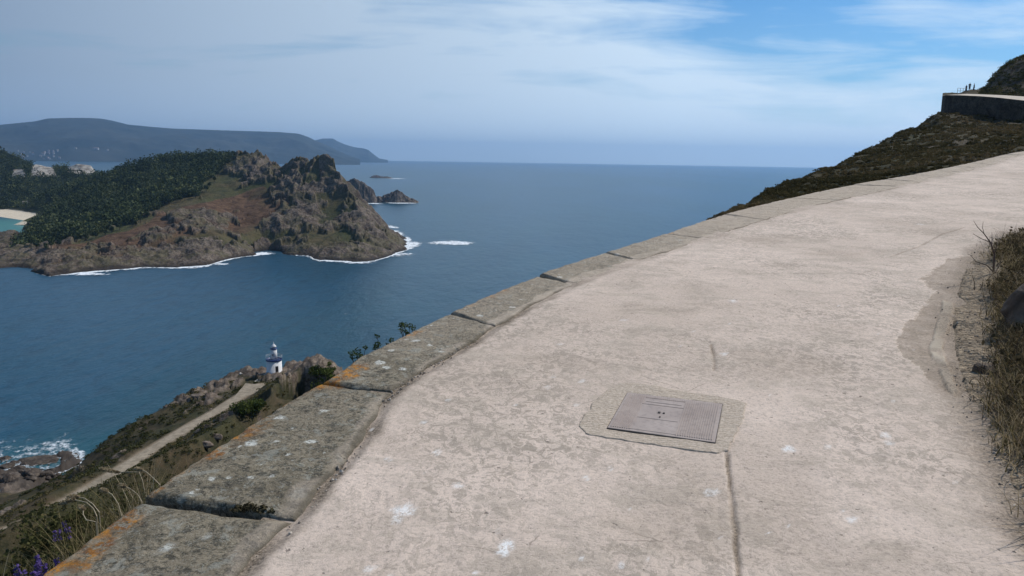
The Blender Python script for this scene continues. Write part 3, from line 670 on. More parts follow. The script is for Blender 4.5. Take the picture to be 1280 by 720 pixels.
# ================================================================== LEAF CARDS
def cards(C, rad, n, size, flat=.6, seed=0, dome=False, shade0=None, elong=1.0):
    """n leaf quads in each ellipsoid; returns V, F, shade"""
    g = np.random.default_rng(seed); C = np.asarray(C, float); rad = np.asarray(rad, float); m = len(C)
    d = g.normal(size=(m, n, 3)); d /= np.linalg.norm(d, axis=-1)[..., None]
    if dome: d[..., 2] = np.abs(d[..., 2])
    rr = g.uniform(.35, 1, (m, n, 1)) ** .5
    lump = 1 + .28 * np.sin(d[..., :1] * 5 + g.uniform(0, 6, (m, 1, 1))) * np.cos(d[..., 1:2] * 4 + g.uniform(0, 6, (m, 1, 1)))
    p = C[:, None, :] + d * rr * lump * rad[:, None, None] * np.array([1, 1, flat])
    a = g.normal(size=(m, n, 3)); a /= np.linalg.norm(a, axis=-1)[..., None]; b = np.cross(a, g.normal(size=(m, n, 3))); b /= np.linalg.norm(b, axis=-1)[..., None]
    s = (np.asarray(size)[:, None, None] if hasattr(size, '__len__') else size) * g.uniform(.6, 1.4, (m, n, 1))
    a = a * s * elong; b = b * s
    V = np.stack([p - a - b * .4, p + a * .2 - b, p + a + b * .4, p - a * .2 + b], 2).reshape(-1, 3)
    Fc = np.arange(len(V)).reshape(-1, 4)
    base = g.uniform(0, 1, (m, 1)) if shade0 is None else np.asarray(shade0)[:, None]
    sh = np.clip(base * .65 + g.uniform(0, .35, (m, n)), 0, 1)
    return V, Fc, np.repeat(sh.ravel(), 4)
ML_scrub = leafmat('scrub_leaf', (.075, .076, .030), (.030, .035, .016), (.15, .118, .062))
ML_wood = leafmat('pine_foliage', (.062, .078, .036), (.022, .032, .015), (.13, .14, .06), .15)
ML_green = leafmat('green_leaf', (.07, .09, .025), (.035, .05, .016), (.13, .14, .05))
ML_blade = leafmat('grass_blade', (.16, .13, .058), (.055, .048, .024), (.42, .33, .18), .45)
ML_dry = leafmat('dry_grass', (.42, .33, .20), (.20, .15, .09), (.60, .50, .35), .45)
ML_purple = leafmat('purple_petal', (.13, .085, .27), (.07, .05, .17), (.22, .15, .38))
MB_bark = plain('bark', (.09, .065, .045), scale=3)

g = np.random.default_rng(21)
def scatter(n, az0, az1, r0, r1):
    az = np.radians(g.uniform(az0, az1, n)); r = np.exp(g.uniform(math.log(r0), math.log(r1), n)); return r * np.sin(az), r * np.cos(az), r
Cs, Rs = [], []
for n, a0_, a1_, r0_, r1_ in ((8500, -38, -9, 90, 250), (21000, 12, 40, 26, 188), (2500, -40, -14, 20, 90)):
    x, y, r = scatter(n, a0_, a1_, r0_, r1_); z = hz(x, y)
    k = (z > 7) & (hmask(rockm, x, y) < .35) & (hmask(soil, x, y) < .25) & (hmask(dEO, x, y) > 3.0) & (~(hmask(ins.astype(float), x, y) > .5)) & (hmask(dT, x, y) > 2.9) & (hmask(pad, x, y) < .3)
    cl = perlin(x * .13, y * .13, seed=71) > (-.30 if a0_ < 0 else -.65)
    k &= cl
    x, y, z, r = x[k], y[k], z[k], r[k]; s = g.uniform(.5, 1.25, len(x)) * np.clip(.0045 * r + .12, .22, 1.05)
    s = s * (.62 if a0_ > 0 else .85)
    Cs.append(np.stack([x, y, z + s * .12], -1)); Rs.append(s)
C_ = np.concatenate(Cs); R_ = np.concatenate(Rs); rC = np.hypot(C_[:, 0], C_[:, 1])
isR = C_[:, 0] > 0; CR_, RR_ = C_[isR], R_[isR]; C_, R_ = C_[~isR], R_[~isR]; rC = np.hypot(CR_[:, 0], CR_[:, 1])
V, Fc, sh = cards(CR_, RR_, 34, np.clip(rC * .0006 + .015, .03, .14), .5, 6, True, shade0=np.clip(.5 + 1.1 * perlin(CR_[:, 0] * .05, CR_[:, 1] * .05, seed=73) + g.normal(0, .18, len(CR_)), 0, 1))
tag(mesh('hillside_scrub', V, Fc, leafmat('brown_scrub_leaf', (.100, .082, .040), (.042, .038, .018), (.19, .138, .075)), {'shade': sh}, smooth=False), 'olive and brown scrub on the slope below the retaining wall', 'scrub', kind='stuff')
rC = np.hypot(C_[:, 0], C_[:, 1])
V, Fc, sh = cards(C_, R_, 34, np.clip(rC * .0006 + .015, .03, .14), .5, 5, True, shade0=np.clip(.45 + .9 * perlin(C_[:, 0] * .06, C_[:, 1] * .06, seed=72) + g.normal(0, .15, len(C_)), 0, 1))
tag(mesh('heath_scrub', V, Fc, ML_scrub, {'shade': sh}, smooth=False), 'low olive and brown heath scrub covering the steep slopes', 'scrub', kind='stuff')

# ================================================================== SEA
X, Y, Q, A = polar(-78, 78, 160, 20, 34500, 220)
tag(mesh('sea', np.stack([X, Y, X * 0], -1), gridfaces(*X.shape), MSEA), kind='structure', label='dark teal open sea')

# ================================================================== ISLAND
ip = []
def add(*L):
    for s_ in L: ip.append(at(*s_))
coast = [(-40, 322), (-5, 326), (20, 333), (45, 340), (62, 344), (100, 340), (140, 336), (180, 333), (220, 333), (258, 331), (275, 326), (290, 322), (325, 317), (350, 316), (375, 319), (397, 324), (437, 327), (467, 325), (485, 320), (500, 312), (503, 305), (496, 296), (486, 289), (478, 283)]
for p in coast: ip.append(onz(*p, 0))
for p in coast:
    q = onz(*p, 0)
    k = 1 - 30 / np.hypot(q[0], q[1]); 
    ip.append(np.array([q[0] * k, q[1] * k, -7.0])) if p[0] < 480 and p[0] > 0 else None
    k = 1 - 90 / np.hypot(q[0], q[1])
    ip.append(np.array([q[0] * k, q[1] * k, -25.0])) if p[0] < 480 and p[0] > 0 else None
for p in [(535, 318), (530, 300), (515, 286), (500, 276)]: ip.append(onz(*p, -12))
for p in [(512, 308), (508, 300)]: ip.append(onz(*p, -2.5))
# low shelf and cliffs
add((495, 309, 985), (480, 311, 985), (470, 300, 995), (455, 306, 960), (440, 308, 945), (420, 310, 935), (400, 303, 950), (385, 303, 950), (470, 290, 1010), (455, 275, 1025), (447, 262, 1045), (440, 248, 1065), (430, 232, 1095), (422, 216, 1120), (417, 202, 1140), (408, 194, 1150), (398, 197, 1155), (390, 203, 1160), (377, 200, 1175), (365, 206, 1185), (350, 211, 1200),
    (400, 225, 1120), (415, 250, 1075), (405, 275, 1030), (385, 285, 1000), (425, 285, 1005), (440, 280, 1000), (380, 230, 1110), (360, 245, 1100), (370, 265, 1050), (350, 262, 1060), (352, 290, 990), (340, 235, 1140), (330, 250, 1110), (345, 212, 1205), (340, 204, 1225), (333, 195, 1260), (322, 191, 1280), (305, 192, 1310), (293, 194, 1350), (280, 196, 1400), (320, 215, 1210), (300, 225, 1190), (310, 250, 1120), (300, 272, 1050),
    (325, 285, 1010), (328, 300, 985), (308, 295, 975), (290, 290, 985), (290, 307, 915), (262, 265, 1030), (240, 272, 1000), (262, 290, 935), (262, 315, 880), (235, 295, 920), (205, 300, 905), (200, 318, 870), (180, 290, 940), (170, 310, 885), (150, 312, 880), (150, 295, 930), (120, 318, 870), (110, 300, 925), (80, 318, 850), (60, 318, 850), (40, 322, 830), (20, 320, 850), (70, 330, 790), (120, 328, 795), (60, 308, 925))
add((205, 262, 1060), (255, 248, 1110), (280, 230, 1180), (270, 215, 1260), (230, 235, 1170), (180, 262, 1080), (140, 275, 1040), (90, 290, 980), (60, 300, 960))
# wooded saddle and ridge (ground stands a few metres under the tree tops)
add((250, 193, 1480), (200, 198, 1500), (160, 208, 1510), (140, 218, 1520), (125, 222, 1560), (200, 220, 1350), (150, 235, 1330), (100, 250, 1330), (80, 262, 1270), (60, 275, 1230), (110, 265, 1190), (60, 262, 1330), (160, 250, 1220), (90, 240, 1480), (60, 245, 1520))
sh_ = [(52, 274), (47, 282), (38, 290), (31, 298), (26, 305), (14, 316)]
for p in sh_: ip.append(onz(*p, 1.0))
bch = [(-60, 268), (-20, 269), (0, 271), (20, 274), (38, 277), (50, 276)]
for p in bch: ip.append(onz(*p, 0.0))
for p in [(-60, 262), (0, 262), (20, 263), (40, 266), (54, 269)]: ip.append(onz(*p, 4.0))
for p in [(-60, 285), (0, 288), (15, 292)]: ip.append(onz(*p, -7))
add((-60, 250, 1640), (0, 252, 1600), (30, 253, 1590), (50, 250, 1560), (-60, 225, 1800), (0, 225, 1780), (20, 215, 1800), (30, 221, 1750), (50, 221, 1740), (68, 219, 1740), (50, 208, 1790), (85, 215, 1780), (105, 216, 1770), (120, 215, 1780), (97, 204, 1800), (113, 206, 1800), (125, 218, 1750),
    (0, 186, 1950), (13, 191, 1930), (27, 197, 1910), (43, 205, 1880), (67, 210, 1850), (80, 211, 1830), (-30, 172, 2000), (-90, 150, 2050))
ip += [np.array([math.sin(R(-47)) * q_, math.cos(R(-47)) * q_, -12.0]) for q_ in (900, 1300, 1700, 2100, 2450)] + [at(-330, 240, 2000) * [1, 1, 0] + [0, 0, 30.0], at(-330, 262, 1800) * [1, 1, 0] + [0, 0, 8.0]]
RID = [(-90, 150, 2050), (0, 186, 1950), (27, 197, 1910), (67, 210, 1850), (97, 204, 1800), (113, 206, 1800), (125, 218, 1750), (160, 208, 1510), (200, 198, 1500), (250, 193, 1480), (293, 194, 1350), (322, 191, 1280), (345, 212, 1205), (377, 200, 1175), (408, 194, 1150), (422, 216, 1120), (440, 248, 1065)]
for s_ in RID:
    p = at(*s_); u_ = np.array([p[0], p[1], 0]); u_ /= np.linalg.norm(u_)
    ip.append(p + u_ * 40 + [0, 0, -25]); ip.append(p + u_ * 120 + [0, 0, -p[2] - 8]); ip.append(p + u_ * 400 + [0, 0, -p[2] - 25])
X, Y, Q, A = polar(-50, -2, 1500, 760, 2500, 760)
Zi = blur(tin(ip, X, Y), 3); px, py = proj(X, Y, Zi)
jx = 7 * fbm(X * .02, Y * .02, o=4, seed=81); jy = 4 * fbm(X * .02, Y * .02, o=4, seed=82)
wood = inpoly(px + jx, py + jy, [(-400, 60), (0, 170), (125, 190), (253, 180), (300, 180), (292, 197), (277, 210), (255, 230), (247, 245), (207, 253), (187, 267), (167, 280), (140, 287), (117, 295), (83, 302), (57, 311), (20, 312), (10, 300), (56, 272), (60, 266), (40, 262), (-400, 262)]) & (Q > 900)
palem = (inpoly(px + jx * .4, py + jy * .4, [(38, 220), (40, 209), (52, 203), (64, 207), (71, 221)]) | inpoly(px + jx * .4, py + jy * .4, [(15, 222), (17, 213), (30, 212), (33, 222)]) | inpoly(px + jx * .4, py + jy * .4, [(82, 216), (88, 206), (100, 204), (118, 207), (121, 214), (110, 218)])) & (Q > 1600)
rk = fbm(X * .018, Y * .018, Zi * .018, o=4, seed=83); rk2 = fbm(X * .06, Y * .06, Zi * .06, o=4, seed=84)
rockA = inpoly(px + jx, py + jy, [(152, 340), (158, 298), (200, 287), (212, 270), (250, 266), (292, 274), (302, 286), (318, 295), (330, 340)])
rockB = inpoly(px + jx, py + jy, [(290, 215), (300, 185), (345, 185), (352, 205), (395, 190), (412, 180), (436, 222), (520, 300), (510, 335), (340, 335), (318, 320), (322, 285), (345, 262), (335, 245), (318, 230), (300, 235)])
coastb = sstep(10, 5, Zi + 9 * rk2 + 6 * rk)
sl = slope_of(X, Y, Zi)
rock = np.maximum.reduce([rockA * sstep(-.02, .16, rk + .7 * rk2), rockB * sstep(-.16, .02, rk + .7 * rk2), coastb, sstep(.30, .42, rk + .5 * rk2) * .8, sstep(.80, .68, sl)])
rock = rock * (1 - wood) * (~((px < 75) & (py < 285))); rock = np.maximum(rock, palem * .8)
sand = (Zi < 4.6) & (px < 58) & (Q > 1180) & (~wood) & (py < 281) & (py > 255)
sand = sand.astype(float); rock = rock * (1 - sand)
amp = rock * (1 - .75 * palem)
rid = fbm(X * .020, Y * .020, Zi * .020, o=4, seed=85, ridged=True); blk = fbm(X * .075, Y * .075, Zi * .05, o=4, seed=86, ridged=True)
strata = np.sin((Zi * .9 + X * .25 - Y * .12) * .8 + 3 * rk) * .5
Z = Zi + amp * ((rid - .1) * 10 + (blk - .1) * 2.6 + strata * 1.6) * sstep(-8, 6, Zi) + (1 - amp) * (1 - sand) * 2.2 * fbm(X * .03, Y * .03, o=4, seed=87) * sstep(-2, 5, Zi)
# sea cave notch
cv = onz(328, 312, 4); cave = np.exp(-((X - cv[0])**2 + (Y - cv[1] - 8)**2) / (2 * 11.**2)); Z = Z - 26 * cave * (Zi > -3)
brown = inpoly(px + jx, py + jy, [(60, 345), (55, 310), (100, 306), (160, 290), (215, 262), (290, 245), (330, 232), (360, 250), (350, 275), (300, 295), (180, 330)]) * 1.0 * sstep(-.35, .2, fbm(X * .012, Y * .012, o=3, seed=88))
wet = sstep(4.5, 1.5, Z + 2.5 * rk2) * (1 - sand)
keep = Z > -3
V, Fc, at_ = compact(np.stack([X, Y, Z], -1).reshape(-1, 3), gridfaces(*X.shape, keep), {'rock': rock, 'wood': wood * 1.0, 'pale': palem * 1.0, 'sand': sand, 'brown': brown, 'wet': wet})
isl = mesh('island', V, Fc, MI, at_); tag(isl, kind='structure', label='rocky wooded island across the strait')
iaz = A[0]; ilr = np.log(Q[:, 0])
def isample(arr, x, y):
    i = np.clip(((np.log(np.hypot(x, y)) - ilr[0]) / (ilr[1] - ilr[0])).round().astype(int), 0, len(ilr) - 1); j = np.clip(((np.arctan2(x, y) - iaz[0]) / (iaz[1] - iaz[0])).round().astype(int), 0, len(iaz) - 1)
    return arr[i, j]
# foam round the island
fo = sstep(-9, -1.5, Zi + 1.5 * rk) * sstep(6, 1, Zi)
fo = fo * np.interp(px, [-50, 40, 55, 130, 270, 300, 330, 350, 395, 440, 500, 560, 600], [.3, .6, .95, 1.1, 1.15, .9, 1.0, .6, .9, 1.15, 1.25, 1, 1])
fo = fo * (.74 + .5 * sstep(-.3, .3, fbm(X * .012, Y * .012, o=3, seed=90)) + .25 * fbm(X * .05, Y * .05, o=3, seed=92))
def blob(cpx, w, h, amp):
    c = onz(*cpx, 0); e = onz(cpx[0] + w, cpx[1], 0); f = onz(cpx[0], cpx[1] + h, 0)
    sx = abs(e[0] - c[0]); sy = abs(f[1] - c[1])
    return amp * np.exp(-((X - c[0] - (Y - c[1]) * c[0] / c[1]) / sx) ** 2 - ((Y - c[1]) / sy) ** 2)
for b_ in [((514, 306), 22, 8, 1.15), ((500, 318), 26, 6, 1.1), ((450, 328), 40, 3.6, 1.0), ((566, 303.5), 34, 4.2, 1.15), ((540, 305), 30, 3.2, .75), ((552, 301), 12, 2.6, .6), ((530, 300), 18, 2.5, .7), ((585, 306), 10, 1.4, .7), ((488, 290), 10, 3, .7), ((272, 330), 22, 2.6, 1.05), ((240, 335), 26, 2.0, .9), ((298, 321), 18, 2.2, .95), ((110, 343), 50, 2.6, .9), ((340, 318), 22, 2, .9)]:
    fo = np.maximum(fo, blob(*b_) * (1 + .75 * fbm(X * .03, Y * .018, o=5, seed=93)))
fo = np.clip(fo, 0, 1.06); fo = np.where(sand > .5, 0, fo) * (~((px < 130) & (py < 334)))
fk = (fo > .42) & (Z < 1.2)
V, Fc, at_ = compact(np.stack([X, Y, np.full(X.shape, .35)], -1).reshape(-1, 3), gridfaces(*X.shape, fk), {'foam': fo})
tag(mesh('surf_foam', V, Fc, MF, at_), 'white surf breaking along the rocks of the island shore', 'surf', kind='stuff')

# island wood
g = np.random.default_rng(31); n = 30000
az = np.radians(g.uniform(-38, -13, n)); r = np.exp(g.uniform(math.log(920), math.log(2400), n)); x, y = r * np.sin(az), r * np.cos(az)
wd = isample(wood * 1.0, x, y) > .5; zz = isample(Z, x, y); k = wd & (zz > 1.0) & (isample(palem * 1.0, x, y) < .5)
lon = (isample(rock, x, y) < .3) & (~wd) & (zz > 14) & (g.uniform(size=n) < .0) 
x, y, zz, r = x[k], y[k], zz[k], r[k]
s = np.clip(np.exp(g.normal(math.log(4.7), .34, len(x))), 2.4, 9.5); C_ = np.stack([x, y, zz + s * .8], -1)
edge = np.zeros(len(x), bool)
V, Fc, sh = cards(C_, s, 30, s * .17, .85, 8, shade0=np.clip(.45 + .9 * perlin(x * .03, y * .03, seed=91) + g.normal(0, .30, len(x)), 0, 1))
tag(mesh('pine_wood', V, Fc, ML_wood, {'shade': sh}, smooth=False), 'dark dense wood covering the saddle of the island', 'wood', kind='stuff')
# single trees one can tell apart along the wood's edge
prot = []
for q in range(4):
    e = empty('island_tree', (0, 0, 0)); h = 7.5 + q * .8
    mb = MB(); mb.tube([(0, 0, -1.5), (.2, .1, h * .35), (-.1, .3, h * .7), (.1, .1, h * .9)], [.45, .36, .22, .08], 7)
    for k in range(5):
        w = k * 1.3 + q; mb.tube([(0, .1, h * (.35 + .08 * k)), (math.cos(w) * 1.6, math.sin(w) * 1.6, h * (.5 + .08 * k))], [.14, .05], 5)
    mb.build('trunk', MB_bark, e)
    cc = [(math.cos(w) * 1.7 * u, math.sin(w) * 1.7 * u, h * (.5 + .12 * (i % 4))) for i, (w, u) in enumerate(zip(g.uniform(0, 6.3, 9), g.uniform(.3, 1.3, 9)))]
    V, Fc, sh = cards(cc, g.uniform(1.5, 2.5, 9), 60, .42, .75, 50 + q)
    mesh('crown', V, Fc, ML_wood, {'shade': sh}, smooth=False, parent=e); prot.append(e)
spots = [(216, 246), (236, 243), (245, 246), (205, 254), (196, 262), (170, 281), (176, 277), (150, 286), (120, 296), (96, 301), (64, 309), (58, 312), (74, 306), (40, 304), (28, 302), (35, 296), (262, 232), (258, 238), (272, 219), (286, 204), (226, 250), (212, 253), (140, 290), (108, 299), (46, 309), (292, 198), (300, 196), (268, 226), (185, 270), (132, 293)]
used = [False] * 4; cntr = 0
# find ground point seen at a pixel on the island
PXi, PYi = proj(X, Y, Z)
vis_i = (Z > .5) & (Q > 850) & (Q < 1600)
for (sx, sy) in spots:
    dd = np.where(vis_i, (PXi - sx) ** 2 + (PYi - sy - 1.5) ** 2 + Q * .004, 1e9); i, j = np.unravel_index(np.argmin(dd), dd.shape)
    q = cntr % 4
    if not used[q]: e = prot[q]; used[q] = True
    else:
        e = prot[q].copy(); COL.objects.link(e)
        for ch in prot[q].children: c = ch.copy(); COL.objects.link(c); c.parent = e
    e.location = (X[i, j], Y[i, j], Z[i, j]); e.rotation_euler = (0, 0, cntr * 1.7); e.scale = (g.uniform(.8, 1.15),) * 3
    if cntr == 0: tag(e, 'rounded dark tree standing out at the wood edge below the island ridge', 'tree', 'trees along the edge of the island wood')
    else: tag(e, 'dark green tree at the open edge of the island wood', 'tree', 'trees along the edge of the island wood')
    cntr += 1
# beach house
bp = at(33, 258, 1560); bz = float(isample(Z, np.array([bp[0]]), np.array([bp[1]]))[0])
bh = empty('beach_house', (bp[0], bp[1], bz), .3); tag(bh, 'small pale house among the trees behind the beach', 'house')
mw = plain('pale_render', (.52, .47, .40), scale=.5); mr = plain('grey_roof', (.30, .26, .22), scale=.4)
mb = MB(); mb.box((0, 0, 2), (12, 7, 5)); mb.build('wall', mw, bh)
mb = MB(); mb.add([(-6.6, -4.2, 4.4), (6.6, -4.2, 4.4), (6.6, 4.2, 4.4), (-6.6, 4.2, 4.4), (-6.6, 0, 7), (6.6, 0, 7)], [(0,1,5,4), (2,3,4,5), (1,2,5), (3,0,4), (0,3,2,1)]); mb.build('roof', mr, bh)
for wx in (-3.5, 0, 3.5):
    mb = MB(); mb.box((wx, -3.52, 2.4), (1.2, .08, 1.3)); mb.build('window', plain('dark_pane', (.03, .03, .035)), bh)

# ================================================================== ISLETS
def rock_mass(name, ridge, wy, seed, mat, amp):
    """an islet from its ridge line: world points; own heightfield"""
    P_ = np.array(ridge); x0, x1 = P_[:, 0].min(), P_[:, 0].max(); yc = P_[:, 1].mean()
    gx = np.linspace(x0 - wy * .3, x1 + wy * .3, 170); gy = np.linspace(yc - wy, yc + wy, 90); GX, GY = np.meshgrid(gx, gy)
    top = np.interp(GX, P_[:, 0], P_[:, 2], left=-8, right=-8); yc_ = np.interp(GX, P_[:, 0], P_[:, 1])
    t_ = np.abs(GY - yc_) / (wy * (.5 + .35 * fbm(GX / wy * 1.2, GX * 0, o=2, seed=seed))); t_ = np.clip(t_, 0, 1.4)
    z_ = (top + 6) * (1 - t_ ** 1.3) - 6 + amp * (fbm(GX / wy * 5, GY / wy * 5, o=5, seed=seed, ridged=True) - .2) * sstep(1.1, .3, t_)
    c = np.array([P_[:, 0].mean(), yc, 0])
    V, Fc, at_ = compact((np.stack([GX, GY, z_], -1) - c).reshape(-1, 3), gridfaces(*GX.shape, z_ > -2), {})
    o = mesh(name, V, Fc, mat, at_); o.location = c; return o
MRf = M_rock('islet_rock', .9, .62)
D2 = 2060
o = rock_mass('islet', [at(px_, py_, D2) for px_, py_ in [(415, 243), (425, 230), (434, 227), (444, 225), (452, 228), (461, 234), (467, 240), (471, 248)]], 70, 5, MRf, 9); tag(o, 'dark humped islet just behind the tip of the wooded island', 'islet', kind='thing')
o = rock_mass('islet', [at(px_, py_, D2 + 20) for px_, py_ in [(463, 250), (472, 247), (482, 245), (490, 241), (497, 238.5), (503, 242), (508, 247), (517, 250), (523, 253)]], 50, 9, MRf, 7); tag(o, 'dark pointed islet ringed with surf at the end of the island chain', 'islet', kind='thing')
o = rock_mass('islet', [at(px_, py_, 4600) for px_, py_ in [(462, 222.5), (466, 220), (471, 219.2), (477, 221), (484, 221), (491, 223)]], 60, 12, MRf, 5); tag(o, 'small far skerry low on the open sea with a line of surf', 'islet', kind='thing')
# surf at the islets and scattered whitecaps
def foam_patch(name, label, cpx, w, h, amp=1.1, n=60, kind='stuff'):
    c = onz(*cpx, 0); sx = abs(onz(cpx[0] + w, cpx[1], 0)[0] - c[0]); sy = abs(onz(cpx[0], cpx[1] + h, 0)[1] - c[1])
    gx, gy = np.meshgrid(np.linspace(-1.6, 1.6, n), np.linspace(-1.6, 1.6, n)); fo = amp * np.exp(-gx**2 - gy**2) + .12 * fbm(gx * 3, gy * 3, o=3, seed=int(cpx[0]))
    XX = gx * sx; YY = gy * sy; XX = XX + YY * c[0] / c[1]
    V, Fc, at_ = compact(np.stack([XX, YY, XX * 0], -1).reshape(-1, 3), gridfaces(n, n, fo > .42), {'foam': fo}); o = mesh(name, V, Fc, MF, at_); o.location = (c[0], c[1], .4)
    tag(o, label, 'surf', kind=kind); return o
foam_patch('islet_foam', 'white surf around the pointed dark islet', (502, 253.6), 30, 1.5, 1.3)
foam_patch('islet_foam', 'white surf running in behind the island tip', (468, 254.5), 20, 1.1, 1.1)
foam_patch('skerry_foam', 'thin white surf line at the far skerry', (497, 223.4), 20, .5, 1.2)
foam_patch('skerry_foam', 'thin pale surf left of the far skerry', (455, 222.5), 12, .4, .9)
for cpx, w, h, a_ in [((432, 393), 4, .8, .95), ((1002, 0), 0, 0, 0)][:1] + [((583, 232), 4, .5, .8), ((772, 252), 3, .5, .85), ((560, 243), 4, .6, .7), ((600, 322), 5, .8, .75), ((185, 393), 3, .6, .8)]:
    foam_patch('whitecap', 'small whitecap on the open water of the strait', cpx, w, h, a_, 24)

# ================================================================== FAR MOUNTAINS
def mountain(name, label, prof, r0, r1, mat, base_row=None):
    pa = []
    for px_, py_ in prof:
        r_ = rays(px_, py_); pa.append((math.atan2(r_[0], r_[1]), r_[2] / math.hypot(r_[0], r_[1])))
    az = np.linspace(pa[0][0], pa[-1][0], 700); r = np.linspace(r0, r1, 140); A_, Q_ = np.meshgrid(az, r); X_, Y_ = Q_ * np.sin(A_), Q_ * np.cos(A_)
    rm = r0 + (r1 - r0) * .6; H = CZ + np.interp(A_, [p[0] for p in pa], [p[1] for p in pa]) * rm
    t_ = (Q_ - r0) / (rm - r0); f = np.where(t_ < 1, t_ ** .85, np.clip(1 - (t_ - 1) * 1.6, -.2, 1))
    n_ = fbm(X_ / 1500, Y_ / 1500, o=6, seed=95, ridged=True)
    Z_ = (H + 20) * f - 20 + 120 * (n_ - .2) * np.clip(f * (1 - f) * 4, 0, 1) * np.clip(H / 500, 0, 1)
    o = mesh(name, np.stack([X_, Y_, Z_], -1), gridfaces(*X_.shape), mat); tag(o, kind='structure', label=label); return X_, Y_, Z_
mm_ = NT('far_hill'); P = mm_.coord(); n_ = mm_.noise(P, .0018, 8, .65)
MM = mm_.out(mm_.pbr(mm_.mix(mm_.ramp(n_, [(.35, 0), (.65, 1)]), (.016, .026, .024), (.05, .055, .045)), .95, None, .05))
XM, YM, ZM = mountain('mountain', 'long blue mountain across the bay', [(-1500, 190), (-900, 176), (-500, 166), (-200, 160), (-60, 158), (0, 156), (43, 151.6), (60, 147.8), (85, 147.2), (110, 147.3), (125, 148), (140, 150.6), (160, 155.6), (190, 158.5), (217, 160.6), (270, 162.5), (320, 164), (350, 165), (373, 167), (385, 171), (393, 175), (405, 180), (420, 187), (432, 193), (450, 199)], 12500, 17000, MM)
mountain('mountain', 'fainter headland beyond the end of the mountain', [(340, 190), (370, 180), (395, 175), (404, 173), (416, 173), (423, 177), (430, 180), (443, 184), (452, 185), (460, 187), (466, 192), (474, 198), (485, 200)], 19500, 23500, MM)
g = np.random.default_rng(77); bm_w = plain('town_render', (.45, .43, .41), scale=.01); bm_r = plain('town_roof', (.30, .17, .12), scale=.01)
ctr = 0; proto = None
while ctr < 34:
    if ctr < 30: pxx, row = g.uniform(14, 75), None
    else: pxx = [122, 118, 96, 135][ctr - 30]
    r_ = rays(pxx, 190); a_ = math.atan2(r_[0], r_[1]); j = int((a_ - math.atan2(XM[0, 0], YM[0, 0])) / (math.atan2(XM[0, -1], YM[0, -1]) - math.atan2(XM[0, 0], YM[0, 0])) * 699)
    i = int(g.uniform(3, 13)) if ctr < 30 else 14
    if proto is None:
        proto = empty('town_building', (0, 0, 0)); e = proto
        mb = MB(); mb.box((0, 0, 10), (34, 26, 40)); mb.build('wall', bm_w, e)
        mb = MB(); mb.add([(-19, -15, 29.9), (19, -15, 29.9), (19, 15, 29.9), (-19, 15, 29.9), (-10, 0, 37), (10, 0, 37)], [(0,1,5,4), (2,3,4,5), (1,2,5), (3,0,4), (0,3,2,1)]); mb.build('roof', bm_r, e)
    else:
        e = proto.copy(); COL.objects.link(e)
        for ch in proto.children: c = ch.copy(); COL.objects.link(c); c.parent = e
    e.location = (XM[i, j], YM[i, j], ZM[i, j]); s_ = g.uniform(.4, .95); e.scale = (s_, s_, s_ * g.uniform(.7, 1)); e.rotation_euler = (0, 0, g.uniform(-.6, .6))
    if ctr < 30: tag(e, 'tiny pale building in the far town at the foot of the mountain', 'building', 'buildings of the far town')
    else: tag(e, 'lone white building on the mountain foot right of the far town', 'building', 'white buildings right of the far town'); e.scale = (1.7, 1.2, .8) if ctr == 30 else e.scale
    ctr += 1

# ================================================================== LIGHTHOUSE
lp = at(343, 464.5, 235); lz = lp[2]
lh = empty('lighthouse', (lp[0], lp[1], lz - .1), math.atan2(-lp[0], -lp[1]) * -1); tag(lh, 'small white round lighthouse with a blue gallery on the headland', 'lighthouse')
ww = NT('whitewash'); P = ww.coord(); n_ = ww.noise(ww.map(P, (1, 1, .3)), 1.2, 6, .7)
WW = ww.out(ww.pbr(ww.mix(ww.ramp(n_, [(.35, .35), (.5, 0)]), (.64, .63, .62), (.42, .40, .37)), .7, None, .2))
BL = plain('blue_paint', (.025, .05, .16), scale=2, rough=.5); DK = plain('dark_door', (.05, .045, .045), scale=3); GL = plain('lantern_glass', (.5, .53, .55), rough=.15, spec=.6); GS = plain('terrace_stone', (.50, .46, .40), (.33, .30, .26), scale=1.2)
mb = MB(); mb.lathe([(2.45, -1), (2.45, .25), (2.32, .3), (2.25, 3.7)], 40); mb.build('base_drum', WW, lh, True)
mb = MB(); mb.lathe([(2.35, 3.70), (2.42, 3.76), (2.44, 4.15), (2.38, 4.18), (2.38, 4.0), (.2, 3.98)], 40); gal = mb.build('gallery', BL, lh, True)
mb = MB()
for k in range(16):
    w = 2 * math.pi * k / 16; mb.box((2.42 * math.cos(w), 2.42 * math.sin(w), 4.75), (.05, .05, .9))
rg_ = [(2.42 * math.cos(2*math.pi*k/40), 2.42 * math.sin(2*math.pi*k/40), 5.2) for k in range(41)]; mb.tube(rg_, .035, 5); mb.tube([(a_, b_, 4.8) for a_, b_, _ in rg_], .025, 5); mb.build('railing', WW, gal)
mb = MB(); mb.lathe([(1.02, 3.99), (.92, 7.3)], 32); mb.build('tower', WW, lh, True)
mb = MB(); mb.lathe([(1.08, 7.28), (1.10, 7.45), (.6, 7.5)], 32); mb.build('tower_rim', BL, lh, True)
mb = MB(); mb.lathe([(.60, 7.49), (.60, 7.95)], 20); mb.build('lantern', GL, lh, True)
mb = MB(); mb.lathe([(.85, 7.93), (.80, 8.1), (.5, 8.5), (.2, 8.75), (.08, 8.9), (.07, 9.5), (.01, 9.55)], 20); mb.build('dome', WW, lh, True)
mb = MB(); mb.box((-.75, 2.2, 1.25), (.85, .35, 2.1), .32); mb.build('door', DK, lh)
mb = MB(); mb.box((.3, 1.0, 5.6), (.3, .12, .5)); mb.build('window', DK, lh)
